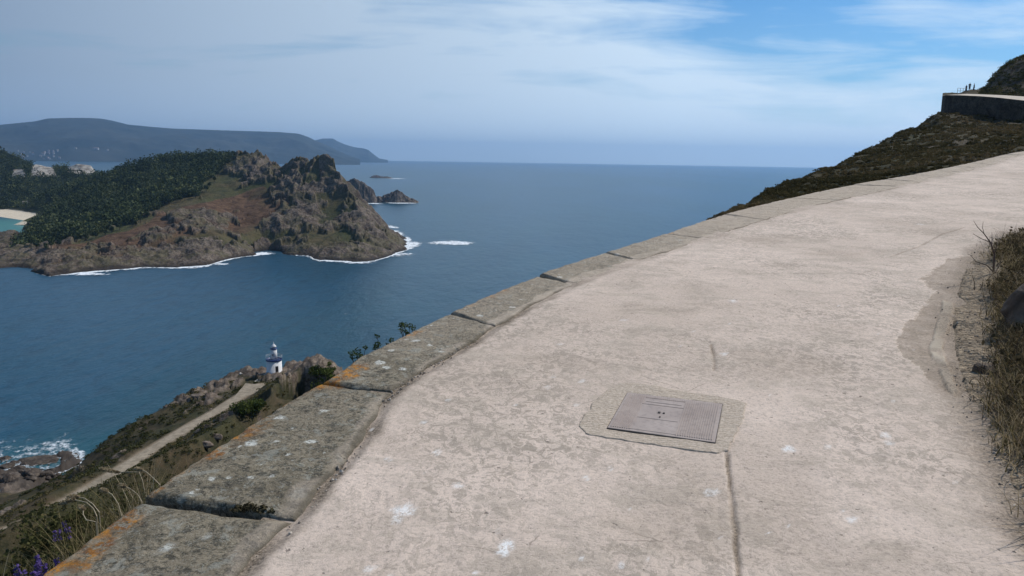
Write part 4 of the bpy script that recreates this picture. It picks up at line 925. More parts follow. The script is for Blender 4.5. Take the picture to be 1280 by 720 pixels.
# terrace + steps
tp = at(312, 465, 238); o = MB(); o.box((0, 0, -1.2), (6.5, 2.2, 2.4), .05); o.box((-4.6, .4, -1.3), (3.4, 1.8, 2.2), .2); t_o = o.build('stone_terrace', GS); t_o.location = (tp[0] + 3.2, tp[1], tp[2] - .15); tag(t_o, 'pale flat stone terrace left of the lighthouse', 'terrace')
sp_ = at(333, 471, 231); st = MB()
for k in range(9): st.box((-k * .38, -k * .75, -.25 * k - .8), (2.6, .85, 1.7), .1)
s_o = st.build('stone_steps', GS); s_o.location = (sp_[0] + .8, sp_[1] + 2.2, lz + .25); tag(s_o, 'stone steps leading from the track up to the lighthouse', 'steps')

# ================================================================== ROCKS
def boulder(name, loc, size, seed, mat, sub=4, cutn=9, am=.22):
    import bmesh
    bm = bmesh.new(); bmesh.ops.create_icosphere(bm, subdivisions=sub, radius=1); g_ = np.random.default_rng(seed)
    co = np.array([v.co[:] for v in bm.verts])
    for _ in range(cutn):
        n = g_.normal(size=3); n /= np.linalg.norm(n); d = g_.uniform(.42, .85); h = co @ n; k = h > d; co[k] -= (h[k] - d)[:, None] * n * .92
    co *= (1 + am * fbm(co[:, 0] * 1.7, co[:, 1] * 1.7, co[:, 2] * 1.7, o=5, seed=seed))[:, None]
    co *= np.array(size)
    for v, c in zip(bm.verts, co): v.co = c
    me = bpy.data.meshes.new(name); bm.to_mesh(me); bm.free()
    for p in me.polygons: p.use_smooth = True
    me.materials.append(mat); o = bpy.data.objects.new(name, me); o.location = loc; return link(o)
MW = M_rock('wet_rock', 3, .45); MRd = M_rock('shore_rock', 3, .5)
sk = [((52, 577), (9, 5, 2.0)), ((10, 584), (3.2, 2.5, 2.6)), ((24, 588), (3, 2.5, 2)), ((5, 574), (2.6, 2, 1.2)), ((40, 590), (4, 3, 2)), ((20, 578), (2, 1.6, 1)), ((66, 590), (3.5, 2.5, 1.6)), ((31, 581), (1.8, 1.5, 1.2))]
for q, (p, sz) in enumerate(sk):
    c = onz(*p, 0)
    o = boulder('skerry', (c[0], c[1], .1), sz, 200 + q, MW)
    if q == 0: tag(o, 'long flat brown rock awash in the surf below the slope', 'rock', 'rocks awash in the surf')
    else: tag(o, 'dark wet rock among the white water below the slope', 'rock', 'rocks awash in the surf')
g = np.random.default_rng(12)
for q in range(34):
    c = onz(g.uniform(-5, 88), g.uniform(592, 607), 1); s_ = g.uniform(1.0, 2.6); z_ = float(hz(c[0], c[1]))
    o = boulder('shore_boulder', (c[0], c[1], max(z_, .2) + .2), (s_ * 1.4, s_, s_ * .8), 300 + q, MRd, 3); o.rotation_euler = (0, 0, g.uniform(0, 3)); tag(o, 'angular boulder in the jumble along the shore below the slope', 'boulder', 'boulders along the near shore')
for q, (p, d_, s_) in enumerate([((262, 512), 219, 1.4), ((255, 553), 0, 1.5), ((268, 546), 0, 1.3), ((235, 500), 224, 1.6), ((222, 504), 222, 1.5), ((248, 494), 226, 1.7), ((232, 492), 224, 1.2), ((210, 508), 215, 1.0), ((100, 577), 196, 1.0), ((176, 536), 200, .9)]):
    # walk along the ray to the ground
    r_ = rays(*p); r_ = r_ / r_[1]; ds = np.linspace(60, 260, 800); zz_ = CZ + r_[2] * ds; hh = hz(r_[0] * ds, ds); k = np.argmax(zz_ < hh) if (zz_ < hh).any() else 400
    dd_ = ds[k]; s_ *= .8; o = boulder('slope_boulder', (r_[0] * dd_, dd_, float(hz(r_[0] * dd_, dd_)) - s_ * .35), (s_ * (1.1 + .5 * (q % 3)), s_ * .9, s_ * (.55 + .12 * (q % 4))), 400 + q, M_rock('pale_boulder', 5, 1.0) if q == 0 else bpy.data.materials['pale_boulder'], 3)
    tag(o, 'pale weathered boulder lying in the heath beside the dirt track', 'boulder', 'boulders in the heath by the track')
# foam at the near shore
X, Y, Q, A = polar(-40, -24, 420, 230, 420, 360)
hh = hz(X, Y); px, py = proj(X, Y, X * 0)
fo = sstep(-6, -.5, hh) * .82; 
for cpx, w, h, am in [((28, 575), 40, 11, .82), ((45, 568), 30, 3.5, .95), ((12, 590), 22, 7, .9), ((60, 586), 25, 6, .8), ((101, 565), 8, 2, 1.0), ((70, 574), 16, 5, .8)]:
    c = onz(*cpx, 0); sx = abs(onz(cpx[0] + w, cpx[1], 0)[0] - c[0]); sy = abs(onz(cpx[0], cpx[1] + h, 0)[1] - c[1]); fo = np.maximum(fo, am * np.exp(-((X - c[0] - (Y - c[1]) * c[0] / c[1]) / sx) ** 2 - ((Y - c[1]) / sy) ** 2))
fo = fo * (.82 + .35 * fbm(X * .09, Y * .09, o=4, seed=97)); fk = fo > .42
V, Fc, at_ = compact(np.stack([X, Y, np.full(X.shape, .25)], -1).reshape(-1, 3), gridfaces(*X.shape, fk), {'foam': fo})
mfn = NT('near_foam'); P = mfn.coord(); n_ = mfn.noise(P, .45, 8, .72, 1.5); k_ = mfn.math('ADD', n_, mfn.math('SUBTRACT', mfn.attr('foam'), 1.0)); a_ = mfn.ramp(k_, [(.10, 0), (.36, .9)])
d_ = mfn.n('ShaderNodeBsdfDiffuse', i_Color=(.8, .84, .86)).outputs[0]; t_ = mfn.n('ShaderNodeBsdfTransparent').outputs[0]; mx = mfn.n('ShaderNodeMixShader', i_0=a_); mfn.t.links.new(t_, mx.inputs[1]); mfn.t.links.new(d_, mx.inputs[2])
tag(mesh('shore_foam', V, Fc, mfn.out(mx.outputs[0]), at_), 'white foam churning round the rocks of the near shore', 'surf', kind='stuff')

# ================================================================== UPPER PATH, RETAINING WALL, HILLTOP
wt = [at(*p) for p in [(1178, 120.2, 174), (1182, 119.5, 172), (1200, 119.8, 167), (1225, 121, 161), (1250, 123, 156), (1285, 127, 151), (1330, 132, 146), (1420, 142, 140)]]
inn = [at(*p) for p in [(1178, 119.3, 180), (1190, 118.6, 178), (1208, 117.6, 174), (1230, 118.3, 168), (1252, 119.2, 163), (1285, 121.2, 158), (1330, 124, 152), (1420, 130, 146)]]
def rs(Ln, n):
    Ln = np.array(Ln); s = np.concatenate([[0], np.cumsum(np.linalg.norm(np.diff(Ln, axis=0), axis=1))]); t = np.linspace(0, s[-1], n); return np.stack([np.interp(t, s, Ln[:, i]) for i in range(3)], -1)
a = rs(wt, 120); b = rs(inn, 120)
rw = empty('retaining_wall', tuple(a[20] - [0, 0, 6])); tag(rw, 'tall dark stone retaining wall carrying the upper path on the hillside', 'wall'); RL = np.array(rw.location)
hs = np.linspace(0, 1, 30); Vw = []
bk = (b - a); bk[:, 2] = 0; bk /= np.linalg.norm(bk, axis=1)[:, None]
for h in hs:
    q = a + bk * (h * .9) - np.array([0, 0, 1]) * h * 8.5; Vw.append(q - bk * (.12 * fbm(q[:, 0] * .8, q[:, 2] * .9, o=3, seed=7))[:, None])
Vw = [a + bk * .8 + [0, 0, .12], a + [0, 0, .12]] + Vw
# return the wall round its seaward end
Vw = np.array(Vw); endp = Vw[:, 0, :]; ret = [endp + np.array([4.9, 6.5, -.1]) * k for k in (1.2, .6)]
Vw = np.concatenate([np.stack(ret, 1), Vw], 1)
mesh('stonework', Vw - RL, gridfaces(*Vw.shape[:2]), M_rock('old_masonry', 14, .42), parent=rw, smooth=False)
G_ = a[None] * (1 - np.linspace(0, 1, 6))[:, None, None] + b[None] * np.linspace(0, 1, 6)[:, None, None]; G_[..., 2] += .05
up = mesh('upper_path', G_, gridfaces(6, 120), plain('upper_concrete', (.52, .44, .34), (.42, .35, .27), scale=1)); tag(up, kind='structure', label='pale upper path along the top of the retaining wall')
# hilltop behind
gx, gy = np.meshgrid(np.linspace(0, 1, 260), np.linspace(0, 1, 120))
bb = rs(inn, 260)
depth = 90; dirn = bb.copy(); dirn[:, 2] = 0; dirn /= np.linalg.norm(dirn, axis=1)[:, None]
GX = bb[None, :, 0] + dirn[None, :, 0] * gy * depth; GY = bb[None, :, 1] + dirn[None, :, 1] * gy * depth
sil = [(1170, 119), (1200, 118), (1207, 114.9), (1213, 114.4), (1221, 114), (1228, 112.5), (1234, 110), (1238, 101), (1243, 95), (1251, 86), (1262, 77.5), (1272, 72.5), (1280, 69.5), (1300, 64), (1340, 58), (1420, 52)]
pc = np.array([rays(*p) for p in sil]); saz = np.arctan2(pc[:, 0], pc[:, 1]); sel = pc[:, 2] / np.hypot(pc[:, 0], pc[:, 1])
AZ = np.arctan2(GX, GY); QQ = np.hypot(GX, GY); r0_ = np.hypot(bb[:, 0], bb[:, 1])[None]
rise = sstep(0.0, .30, gy); target = CZ + np.interp(AZ, saz, sel) * (r0_ + depth * .30)
GZ = bb[None, :, 2] * (1 - rise) + target * rise; GZ = GZ - 30 * np.clip(gy - .32, 0, 1) ** 1.3
GZ = GZ + .6 * fbm(GX * .2, GY * .2, o=4, seed=15) * sstep(.0, .15, gy) + .25 * (gy > .01) * fbm(GX * .9, GY * .9, o=3, seed=16)
ht = mesh('hilltop', np.stack([GX, GY, GZ], -1), gridfaces(120, 260), MH, {'rock': sstep(1236, 1242, proj(GX, GY, GZ)[0]) * .55 + .0 * GX, 'soil': GX * 0}); tag(ht, kind='structure', label='dark rounded hilltop above the upper path')
k = (np.random.default_rng(3).uniform(size=GX.shape) < .16) & (proj(GX, GY, GZ)[0] > 1226) & (gy > .015) & (gy < .36)
C_ = np.stack([GX[k], GY[k], GZ[k]], -1); V, Fc, sh = cards(C_, np.random.default_rng(2).uniform(.25, .8, len(C_)), 26, .11, .6, 77, True)
tag(mesh('hilltop_scrub', V, Fc, ML_scrub, {'shade': sh}, smooth=False), 'dark brown scrub on the rounded hilltop above the upper path', 'scrub', kind='stuff')
# railing at the bend
rp = at(1196, 118, 176); ra = empty('railing', tuple(rp)); tag(ra, 'thin metal railing at the bend of the upper path left of the walkers', 'railing')
mst = plain('galvanised', (.20, .21, .22), rough=.5, metal=.3)
pe = [np.array(at(px_, py_, d_)) for px_, py_, d_ in [(1196.5, 118, 172), (1200, 118, 174), (1203.5, 118, 176), (1207, 117.8, 178)]]
for p in pe:
    mb = MB(); mb.tube([tuple(p - rp + [0, 0, -.4]), tuple(p - rp + [0, 0, 1.35])], .045, 6); mb.build('post', mst, ra)
for hh_ in (1.3, .75):
    mb = MB(); mb.tube([tuple(p - rp + [0, 0, hh_]) for p in pe], .035, 6); mb.build('rail', mst, ra)

# ================================================================== PEOPLE
def skinned(name, J_, E_, rads, mat, parent=None, sub=1):
    me = bpy.data.meshes.new(name); me.from_pydata(J_, E_, []); o = link(bpy.data.objects.new(name, me), parent)
    m1 = o.modifiers.new('skin', 'SKIN'); m1.use_smooth_shade = True
    for i, v in enumerate(me.skin_vertices[0].data): v.radius = rads[i] if hasattr(rads[i], '__len__') else (rads[i], rads[i]); v.use_root = (i == 0)
    m2 = o.modifiers.new('sub', 'SUBSURF'); m2.levels = sub; m2.render_levels = sub
    me.materials.append(mat); return o
skin_m = plain('skin', (.42, .26, .19), scale=8)
def person(loc, rz, h, top, bottom, hair, label, arm=.0, stride=.12):
    e = empty('person', loc, rz); e.scale = (h / 1.75,) * 3; tag(e, label, 'person', 'walkers on the upper path')
    J_ = [(0, 0, .95), (0, 0, 1.15), (0, 0, 1.38), (0, 0, 1.5), (0, .02, 1.58), (0, .03, 1.68),
          (-.17, 0, 1.40), (-.24, .02, 1.14), (-.26, .1 + arm, .92), (.17, 0, 1.40), (.25, .0, 1.14), (.27, .08, .90),
          (-.09, 0, .90), (-.10, stride, .50), (-.10, stride * .9, .09), (-.10, stride * .9 + .14, .04),
          (.09, 0, .90), (.10, -stride * .3, .50), (.10, -stride, .09), (.10, -stride + .14, .04)]
    E_ = [(0,1),(1,2),(2,3),(3,4),(4,5),(2,6),(6,7),(7,8),(2,9),(9,10),(10,11),(0,12),(12,13),(13,14),(14,15),(0,16),(16,17),(17,18),(18,19)]
    rd = [.13, .12, .14, .055, .075, .085, .055, .042, .032, .055, .042, .032, .085, .058, .04, .035, .085, .058, .04, .035]
    skinned('body', J_, E_, rd, skin_m, e)
    s_ = [(0, 0, .93), (0, 0, 1.15), (0, 0, 1.39), (-.18, 0, 1.40), (-.235, .02, 1.2), (.18, 0, 1.40), (.24, 0, 1.2)]
    skinned('shirt', s_, [(0,1),(1,2),(2,3),(3,4),(2,5),(5,6)], [(.19, .15), (.18, .15), (.20, .15), .09, .075, .09, .075], top, e)
    t_ = [(0, 0, .95), (-.09, 0, .88), (-.10, stride, .50), (-.10, stride * .9, .15), (.09, 0, .88), (.10, -stride * .3, .50), (.10, -stride, .15)]
    skinned('trousers', t_, [(0,1),(1,2),(2,3),(0,4),(4,5),(5,6)], [(.165, .14), .115, .10, .085, .115, .10, .085], bottom, e)
    skinned('hair', [(0, .0, 1.66), (0, -.01, 1.72)], [(0, 1)], [.105, .10], hair, e)
    return e
fab = {n: plain(n, c, scale=6) for n, c in {'navy_cloth': (.03, .035, .09), 'grey_cloth': (.06, .065, .075), 'blue_cloth': (.035, .06, .22), 'dark_cloth': (.03, .03, .035), 'dark_hair': (.03, .02, .015)}.items()}
for (px_, py_, d_, h, c1, c2, lb, rz_, ar) in [(1207.5, 114.6, 191, 1.72, 'navy_cloth', 'dark_cloth', 'leftmost walker in dark navy top and trousers beside the railing', .4, .1), (1211.5, 114.6, 192, 1.78, 'grey_cloth', 'dark_cloth', 'middle walker in a dark grey top on the upper path', 2.6, .15), (1217, 114.4, 190, 1.8, 'blue_cloth', 'navy_cloth', 'rightmost walker in a bright blue top standing apart', 1.2, .05)]:
    p = at(px_, py_, d_); bk_ = bb[np.argmin(np.abs(np.arctan2(bb[:, 0], bb[:, 1]) - math.atan2(p[0], p[1])))]
    dr = np.array([p[0], p[1]]) / d_
    ii = np.argmin((GX - p[0]) ** 2 + (GY - p[1]) ** 2); z_ = float(GZ.ravel()[ii]) + .05
    person((p[0], p[1], z_ - .14), rz_, h, fab[c1], fab[c2], fab['dark_hair'], lb, ar)

# ================================================================== NEAR PLANTS
def blades(base, n, spread, hmin, hmax, lean=.5, w=.004, seed=0, bias=(0, 0), seg=4, sh=(0, 1)):
    g_ = np.random.default_rng(seed); V = []; Fc = []; S_ = []
    base = np.asarray(base, float).reshape(-1, 3); m = len(base) * n
    b = np.repeat(base, n, 0) + np.concatenate([g_.normal(0, spread, (m, 2)), np.zeros((m, 1))], 1)
    h = g_.uniform(hmin, hmax, m); th = g_.uniform(0, 2 * math.pi, m); ln = g_.uniform(.1, 1, m) * lean
    d = np.stack([np.cos(th) * ln + bias[0], np.sin(th) * ln + bias[1]], -1); ph = g_.uniform(0, 2 * math.pi, m)
    sx = np.stack([np.cos(ph), np.sin(ph), np.zeros(m)], -1)
    rows = []
    for k in range(seg + 1):
        t_ = k / seg; c = b + np.concatenate([d * (t_ ** 1.8 * h)[:, None] if False else d * (h * t_ ** 1.8)[:, None], (h * (t_ - .25 * ln * t_ ** 2))[:, None]], 1)
        ww_ = w * (1 - t_ * .92) * g_.uniform(.7, 1.3, m)[:, None] if k == 0 else w * (1 - t_ * .92)
        rows += [c - sx * ww_, c + sx * ww_]
    V = np.stack(rows, 1).reshape(-1, 3); o_ = np.arange(m)[:, None] * (2 * (seg + 1))
    Fc = np.concatenate([np.stack([o_[:, 0] + 2*k, o_[:, 0] + 2*k+1, o_[:, 0] + 2*k+3, o_[:, 0] + 2*k+2], 1) for k in range(seg)])
    return V, Fc, np.repeat(np.clip(g_.uniform(*sh, m), 0, 1), 2 * (seg + 1))
# verge: dry matted grass on the inland side
g = np.random.default_rng(61); base = []; dens = []
cand = np.stack([g.uniform(1.9, 12, 34000), g.uniform(.6, 14, 34000)], -1)
d1, s1, _ = segdist(cand[:, 0], cand[:, 1], [tuple(p[:2]) for p in ER[::3]])
outw = np.where(s1 < 0, d1, -d1); rr_ = np.hypot(cand[:, 0], cand[:, 1])
edge_n = .22 * fbm(cand[:, 0] * 1.1, cand[:, 1] * 1.1, o=3, seed=98)
okk = (outw > .12 + edge_n + np.interp(rr_, [3, 4.2, 5, 6, 8, 10], [-.12, -.10, -.02, .20, .22, .1])) & (outw < 3.0) & (cand[:, 0] / np.maximum(cand[:, 1], .1) < .95) & (g.uniform(size=len(cand)) < np.clip(1.35 - outw * .35, .3, 1) * np.clip(5.5 / rr_, .25, 1))
cand = cand[okk]; outw = outw[okk]; ze = hz(cand[:, 0], cand[:, 1]); B_ = np.concatenate([cand, ze[:, None] - .01], 1)
print('verge clumps', len(B_))
gn = fbm(cand[:, 0] * .9, cand[:, 1] * .9, o=3, seed=99)
hsc = np.clip(.45 + outw * 1.1, .4, 1.0) * np.interp(np.hypot(cand[:, 0], cand[:, 1]), [3, 6, 10], [1, .8, .7])
def vg(sel, n, h0, h1, lean, w, mat, nm, lb, seed, sh=(0, 1)):
    vs, fs, ss = [], [], []; off = 0
    for lo, hi in ((.0, .5), (.5, .75), (.75, 1.01)):
        k = sel & (hsc >= lo) & (hsc < hi)
        if not k.any(): continue
        m_ = (lo + min(hi, 1)) / 2 + .1; V, Fc, S_ = blades(B_[k], n, .05, h0 * m_, h1 * m_, lean, w, seed + int(lo * 10), sh=sh); vs.append(V); fs.append(Fc + off); ss.append(S_); off += len(V)
    tag(mesh(nm, np.concatenate(vs), np.concatenate(fs), mat, {'shade': np.concatenate(ss)}, smooth=False), lb, 'grass', kind='stuff')
vg(gn > .02, 15, .05, .25, 1.3, .0036, ML_blade, 'verge_grass', 'olive and brown grass on the verge at the right of the path', 1, (0, .9))
vg(gn < .9, 26, .04, .24, 1.7, .0024, ML_dry, 'dry_verge_grass', 'bleached dry grass tangled through the verge', 2, (0, .8))
# dark twiggy low scrub within
kk = g.uniform(size=len(B_)) < .34; MTW = leafmat('twig', (.085, .062, .045), (.03, .022, .018), (.2, .16, .12), .0)
V, Fc, S_ = blades(B_[kk & (outw > .0)], 16, .08, .05, .26, 1.6, .0026, 5, seg=3); tag(mesh('twiggy_litter', V, Fc, MTW, {'shade': S_}, smooth=False), 'dark dead twigs and litter matted under the verge grass', 'litter', kind='stuff')
V, Fc, S_ = cards(B_[(g.uniform(size=len(B_)) < .35) & (outw > .25)] + [0, 0, .06], g.uniform(.05, .14, int(1e6))[:len(B_[(np.random.default_rng(0).uniform(size=len(B_)) < 2)])][:0], 1, .01) if False else (None, None, None)
ks = (g.uniform(size=len(B_)) < .30) & (outw > .2); C_ = B_[ks] + [0, 0, .04]
V, Fc, S_ = cards(C_, g.uniform(.06, .17, len(C_)), 46, .009, .8, 6, True, elong=1.8)
tag(mesh('verge_herbs', V, Fc, ML_scrub, {'shade': S_}, smooth=False), 'small leaved dark herbs creeping through the verge', 'herbs', kind='stuff'); bpy.data.objects['verge_herbs'].data.materials[0] = leafmat('verge_leaf', (.10, .078, .042), (.04, .034, .02), (.20, .15, .085))
# verge rock
vr = onpath(1262, 446); o = boulder('verge_rock', (3.60, 5.2, zpath(3.7, 5.2) + .26), (.33, .34, .46), 781, M_rock('dark_boulder', 14, .9), 5, 14, .3)
tag(o, 'dark upright boulder in the verge grass at the right edge', 'rock')
o = boulder('verge_stone', tuple(onpath(1222, 470) + [0.05, 0, .03]), (.08, .07, .07), 778, bpy.data.materials['dark_boulder'], 4); tag(o, 'small dark stone half buried at the verge left of the boulder', 'rock')
# dead forked shrub
tb = onpath(1246, 352); tw = MB()
def tpt(px_, py_, dy=0): return tuple(at(px_, py_, tb[1] + dy) - tb)
tw.tube([tpt(1242, 356), tpt(1242, 335), tpt(1243, 318), tpt(1238, 303), tpt(1230, 292)], [.011, .010, .008, .006, .004], 6)
tw.tube([tpt(1230, 292), tpt(1222, 284), tpt(1217, 276)], [.004, .003, .001], 5); tw.tube([tpt(1238, 303), tpt(1226, 298), tpt(1216, 292)], [.004, .003, .001], 5)
tw.tube([tpt(1240, 308), tpt(1240, 296, .05), tpt(1240, 290, .08)], [.004, .003, .001], 5); tw.tube([tpt(1243, 318), tpt(1246, 306, -.05), tpt(1247, 297, -.06)], [.005, .003, .001], 5)
tw.tube([tpt(1242, 340), tpt(1234, 332), tpt(1220, 327), tpt(1212, 318)], [.006, .004, .003, .001], 5); tw.tube([tpt(1242, 345), tpt(1250, 330, .1), tpt(1254, 318, .12)], [.006, .004, .001], 5)
tw.tube([tpt(1230, 292), tpt(1228, 284), tpt(1229, 277)], [.003, .002, .001], 5)
o = tw.build('dead_shrub', MTW if False else plain('dead_wood', (.13, .085, .065), scale=30)); o.location = tuple(tb); tag(o, 'leafless forked dead shrub standing at the verge above the boulder', 'dead shrub')
# --- outside the wall, bottom left
def ground_at(px_, d_):
    r_ = rays(px_, 600); x_ = r_[0] / r_[1] * d_; return np.array([x_, d_, float(hz(x_, d_))])
def tuft(name, label, p, n, h0, h1, mat, seed, spread=.07, lean=.7, w=.004, sh=(0, 1), group=None):
    V, Fc, S_ = blades([(0, 0, 0)], n, spread, h0, h1, lean, w, seed, sh=sh, seg=6); o = mesh(name, V, Fc, mat, {'shade': S_}, smooth=False); o.location = tuple(p); tag(o, label, 'grass', group); return o
for q, (px_, d_, h0, h1, n, mat, nm, lb) in enumerate([
    (130, 3.75, .25, .62, 170, ML_blade, 'grass_tuft', 'green grass tuft against the wall beside the orange lichen patch'),
    (105, 3.9, .2, .55, 130, ML_blade, 'grass_tuft', 'olive grass tuft left of the tuft by the orange lichen patch'),
    (160, 4.2, .2, .58, 120, ML_blade, 'grass_tuft', 'grass tuft against the wall just before the open slab joint'),
    (180, 4.5, .2, .55, 110, ML_dry, 'dry_grass_tuft', 'bleached grass tuft below the open slab joint'),
    (70, 3.4, .2, .5, 120, ML_dry, 'dry_grass_tuft', 'bleached grass tuft above the purple flowers at the wall foot'),
    (25, 3.3, .2, .5, 120, ML_blade, 'grass_tuft', 'dark grass tuft in the bottom left corner'),
    (-10, 3.5, .2, .45, 120, ML_dry, 'dry_grass_tuft', 'dry grass tuft at the left edge near the bottom corner')]):
    p = ground_at(px_, d_); tuft(nm, lb, p, n, h0, h1, mat, 500 + q)
g = np.random.default_rng(63); k_ = g.integers(400, 3000, 420); EOq = resample(EO, 6000)
Pq = []
for kk_ in k_:
    n_q = out_n(EOq, kk_); Pq.append(EOq[kk_] + n_q * g.uniform(.12, 1.6))
Pq = np.array(Pq); Pq = Pq[(Pq[:, 1] > 1.8) & (Pq[:, 1] < 5.4)]; Pq[:, 2] = hz(Pq[:, 0], Pq[:, 1]) - .01
hh_ = .8
V, Fc, S_ = blades(Pq, 30, .09, .12, .44, .85, .0034, 64, sh=(0, .8)); tag(mesh('wall_foot_grass', V, Fc, ML_blade, {'shade': S_}, smooth=False), 'olive grass and weeds crowding the foot of the wall', 'grass', kind='stuff')
V, Fc, S_ = cards(Pq[::2] + [0, 0, .14], g.uniform(.10, .24, len(Pq[::2])), 130, .010, .9, 65, True, elong=1.8); tag(mesh('wall_foot_herbs', V, Fc, ML_scrub, {'shade': S_}, smooth=False), 'small leaved weeds at the foot of the wall', 'herbs', kind='stuff')
# plume grasses: arching stems with seed heads, traced at their own distance
def plume(pix, d_, label, seed):
    P_ = [np.array(at(px_, py_, d_ + k * .03)) for k, (px_, py_) in enumerate(pix)]; b_ = P_[0]; gz = float(hz(b_[0], b_[1])); base_ = np.array([b_[0], b_[1], min(gz, b_[2] - .05)])
    e = empty('plume_grass', tuple(base_)); tag(e, label, 'grass', 'bleached plume grasses over the wall edge')
    mb = MB(); mb.tube([(0, 0, 0)] + [tuple(p - base_) for p in P_], [.003] + [.0025] * (len(P_) - 1) + [.0012], 5); mb.build('stem', plain('straw_%d' % seed, (.40, .33, .22)), e)
    a_, b2 = P_[-2], P_[-1]; C_ = [a_ + (b2 - a_) * t_ - base_ for t_ in np.linspace(-.15, 1.1, 26)]; V, Fc, S_ = cards(C_, np.full(26, .0085) * np.sin(np.linspace(.25, 3.0, 26)) + .002, 16, .004, .8, seed, elong=2.4); mesh('seed_head', V, Fc, ML_dry, {'shade': S_}, smooth=False, parent=e)
plume([(121, 645), (117, 636), (108, 628), (90, 624), (78, 629)], 3.7, 'lower of two arching plumes over the green tuft', 1)
plume([(124, 640), (116, 630), (106, 623), (96, 621), (86, 621)], 3.8, 'upper of two arching plumes over the green tuft', 2)
plume([(152, 645), (148, 630), (140, 618), (133, 614), (127, 612)], 4.0, 'plume arching left before the open slab joint', 3)
plume([(178, 628), (172, 618), (163, 611), (156, 608), (150, 606)], 4.2, 'short plume just left of the open slab joint', 4)
plume([(200, 606), (192, 598), (183, 590), (177, 587), (169, 586)], 4.4, 'plume arching over the dirt track above the open slab joint', 5)
plume([(182, 620), (178, 600), (174, 590), (146, 590), (127, 586)], 4.6, 'plume lying nearly flat across the dirt track', 6)
plume([(120, 652), (108, 650), (104, 643), (104, 636), (100, 633)], 3.6, 'small upright plume in the middle of the green tuft', 7)
# purple sea lavender
def flower(px_, py_, d_, label, seed, n=7):
    c = at(px_, py_, d_); gz = float(hz(c[0], c[1])); e = empty('purple_flower', (c[0], c[1], gz)); tag(e, label, 'flower', 'purple flowers at the foot of the wall'); H = max(c[2] - gz, .1); g_ = np.random.default_rng(seed)
    mb = MB(); C_ = []
    for _ in range(n):
        t_ = (g_.normal(0, .05), g_.normal(0, .05), H * g_.uniform(.6, 1.05)); mb.tube([(0, 0, 0), (t_[0] * .3, t_[1] * .3, H * .5), t_], [.003, .0025, .0015], 4); C_ += [np.array(t_) - [0, 0, k * .018] for k in range(4)]
    mb.build('stem', bpy.data.materials['stem_green'] if 'stem_green' in bpy.data.materials else plain('stem_green', (.05, .06, .03)), e)
    for q_ in range(n):
        V, Fc, S_ = cards(C_[q_ * 4:q_ * 4 + 4], np.full(4, .011), 12, .0055, .9, seed + q_); mesh('flower_head', V, Fc, ML_purple, {'shade': S_}, smooth=False, parent=e)
    V, Fc, S_ = cards([(0, 0, H * .2), (0, 0, H * .45)], [.12, .09], 90, .010, .8, seed + 1, elong=2.5); mesh('foliage', V, Fc, ML_scrub, {'shade': S_}, smooth=False, parent=e)
for q, (a1, a2, a3, lb, n) in enumerate([(40, 709, 3.15, 'large purple flower cluster at the bottom left against the slab', 8), (52, 690, 3.3, 'purple flowers above the large cluster at the bottom left', 6), (42, 692, 3.4, 'faint purple flowers left of the upper cluster', 5), (118, 660, 3.75, 'purple flowers beside the orange lichen patch', 7), (84, 646, 4.3, 'far purple flowers in the green tuft', 5), (57, 706, 3.1, 'purple flowers nearest the slab edge at the bottom', 6)]): flower(a1, a2, a3, lb, 900 + q, n)
# shrubs below the wall
def shrub(loc, rad, h, mat, label, seed, n=900, leaf=.02, name='shrub', group=None):
    e = empty(name, loc); tag(e, label, 'shrub', group); g_ = np.random.default_rng(seed); mb = MB(); C_ = []
    for k in range(14):
        w = g_.uniform(0, 6.28); q = rad * g_.uniform(.2, .9); t_ = (math.cos(w) * q, math.sin(w) * q, h * g_.uniform(.5, 1)); mb.tube([(0, 0, -.1), (t_[0] * .4, t_[1] * .4, t_[2] * .6), t_], [max(rad * .03, .004), max(rad * .02, .003), max(rad * .006, .0015)], 5); C_.append(t_)
    mb.build('stems', MB_bark, e); V, Fc, S_ = cards(C_, g_.uniform(.22, .42, 14) * rad, n // 14, leaf, .9, seed); mesh('foliage', V, Fc, mat, {'shade': S_}, smooth=False, parent=e)
for q, (px_, d_, rad, h, mat, lb) in enumerate([(125, 8.5, .6, .55, ML_green, 'yellowish shrub on the slope under the far end of the dirt track'), (150, 8.0, .5, .5, ML_green, 'small yellow green shrub between the plumes and the dirt track'), (165, 7.0, .4, .5, ML_scrub, 'dark shrub behind the plume grasses'), (178, 8.8, .5, .6, ML_green, 'green shrub just above the open slab joint'), (185, 7.0, .45, .6, ML_scrub, 'dark shrub right against the wall by the open joint'), (75, 5.0, .3, .3, ML_scrub, 'dull shrub left of the green tuft'), (20, 4.4, .3, .25, ML_scrub, 'low dull shrub at the left edge above the corner'), (100, 5.2, .4, .45, ML_scrub, 'low dark shrub behind the green tuft')]):
    p = ground_at(px_, d_); shrub(tuple(p), rad, h, mat, lb, 600 + q, 2600, .012)
for q, (px_, py_, d_, top, lb) in enumerate([(438, 462, 5.0, .20, 'small green plant peeping over the wall by the second joint'), (432, 468, 4.9, .14, 'lowest green sprig peeping over the wall near the headland'), (470, 438, 5.5, .10, 'small plant on the wall edge right of the headland'), (500, 423, 5.9, .12, 'dark upright plant on the wall edge above the sea'), (529, 408, 6.4, .12, 'thin faint plant on the wall edge left of the third joint')]):
    c = onpath(px_, py_); i = along(EO, c); n = out_n(EO, i); b_ = c + n * .14 + [0, 0, -.35]
    shrub(tuple(b_), .065 + .015 * (q % 2), (.33 + top * .25), ML_green, lb, 700 + q, 700, .0045, 'wall_plant', 'small plants growing on the wall edge')
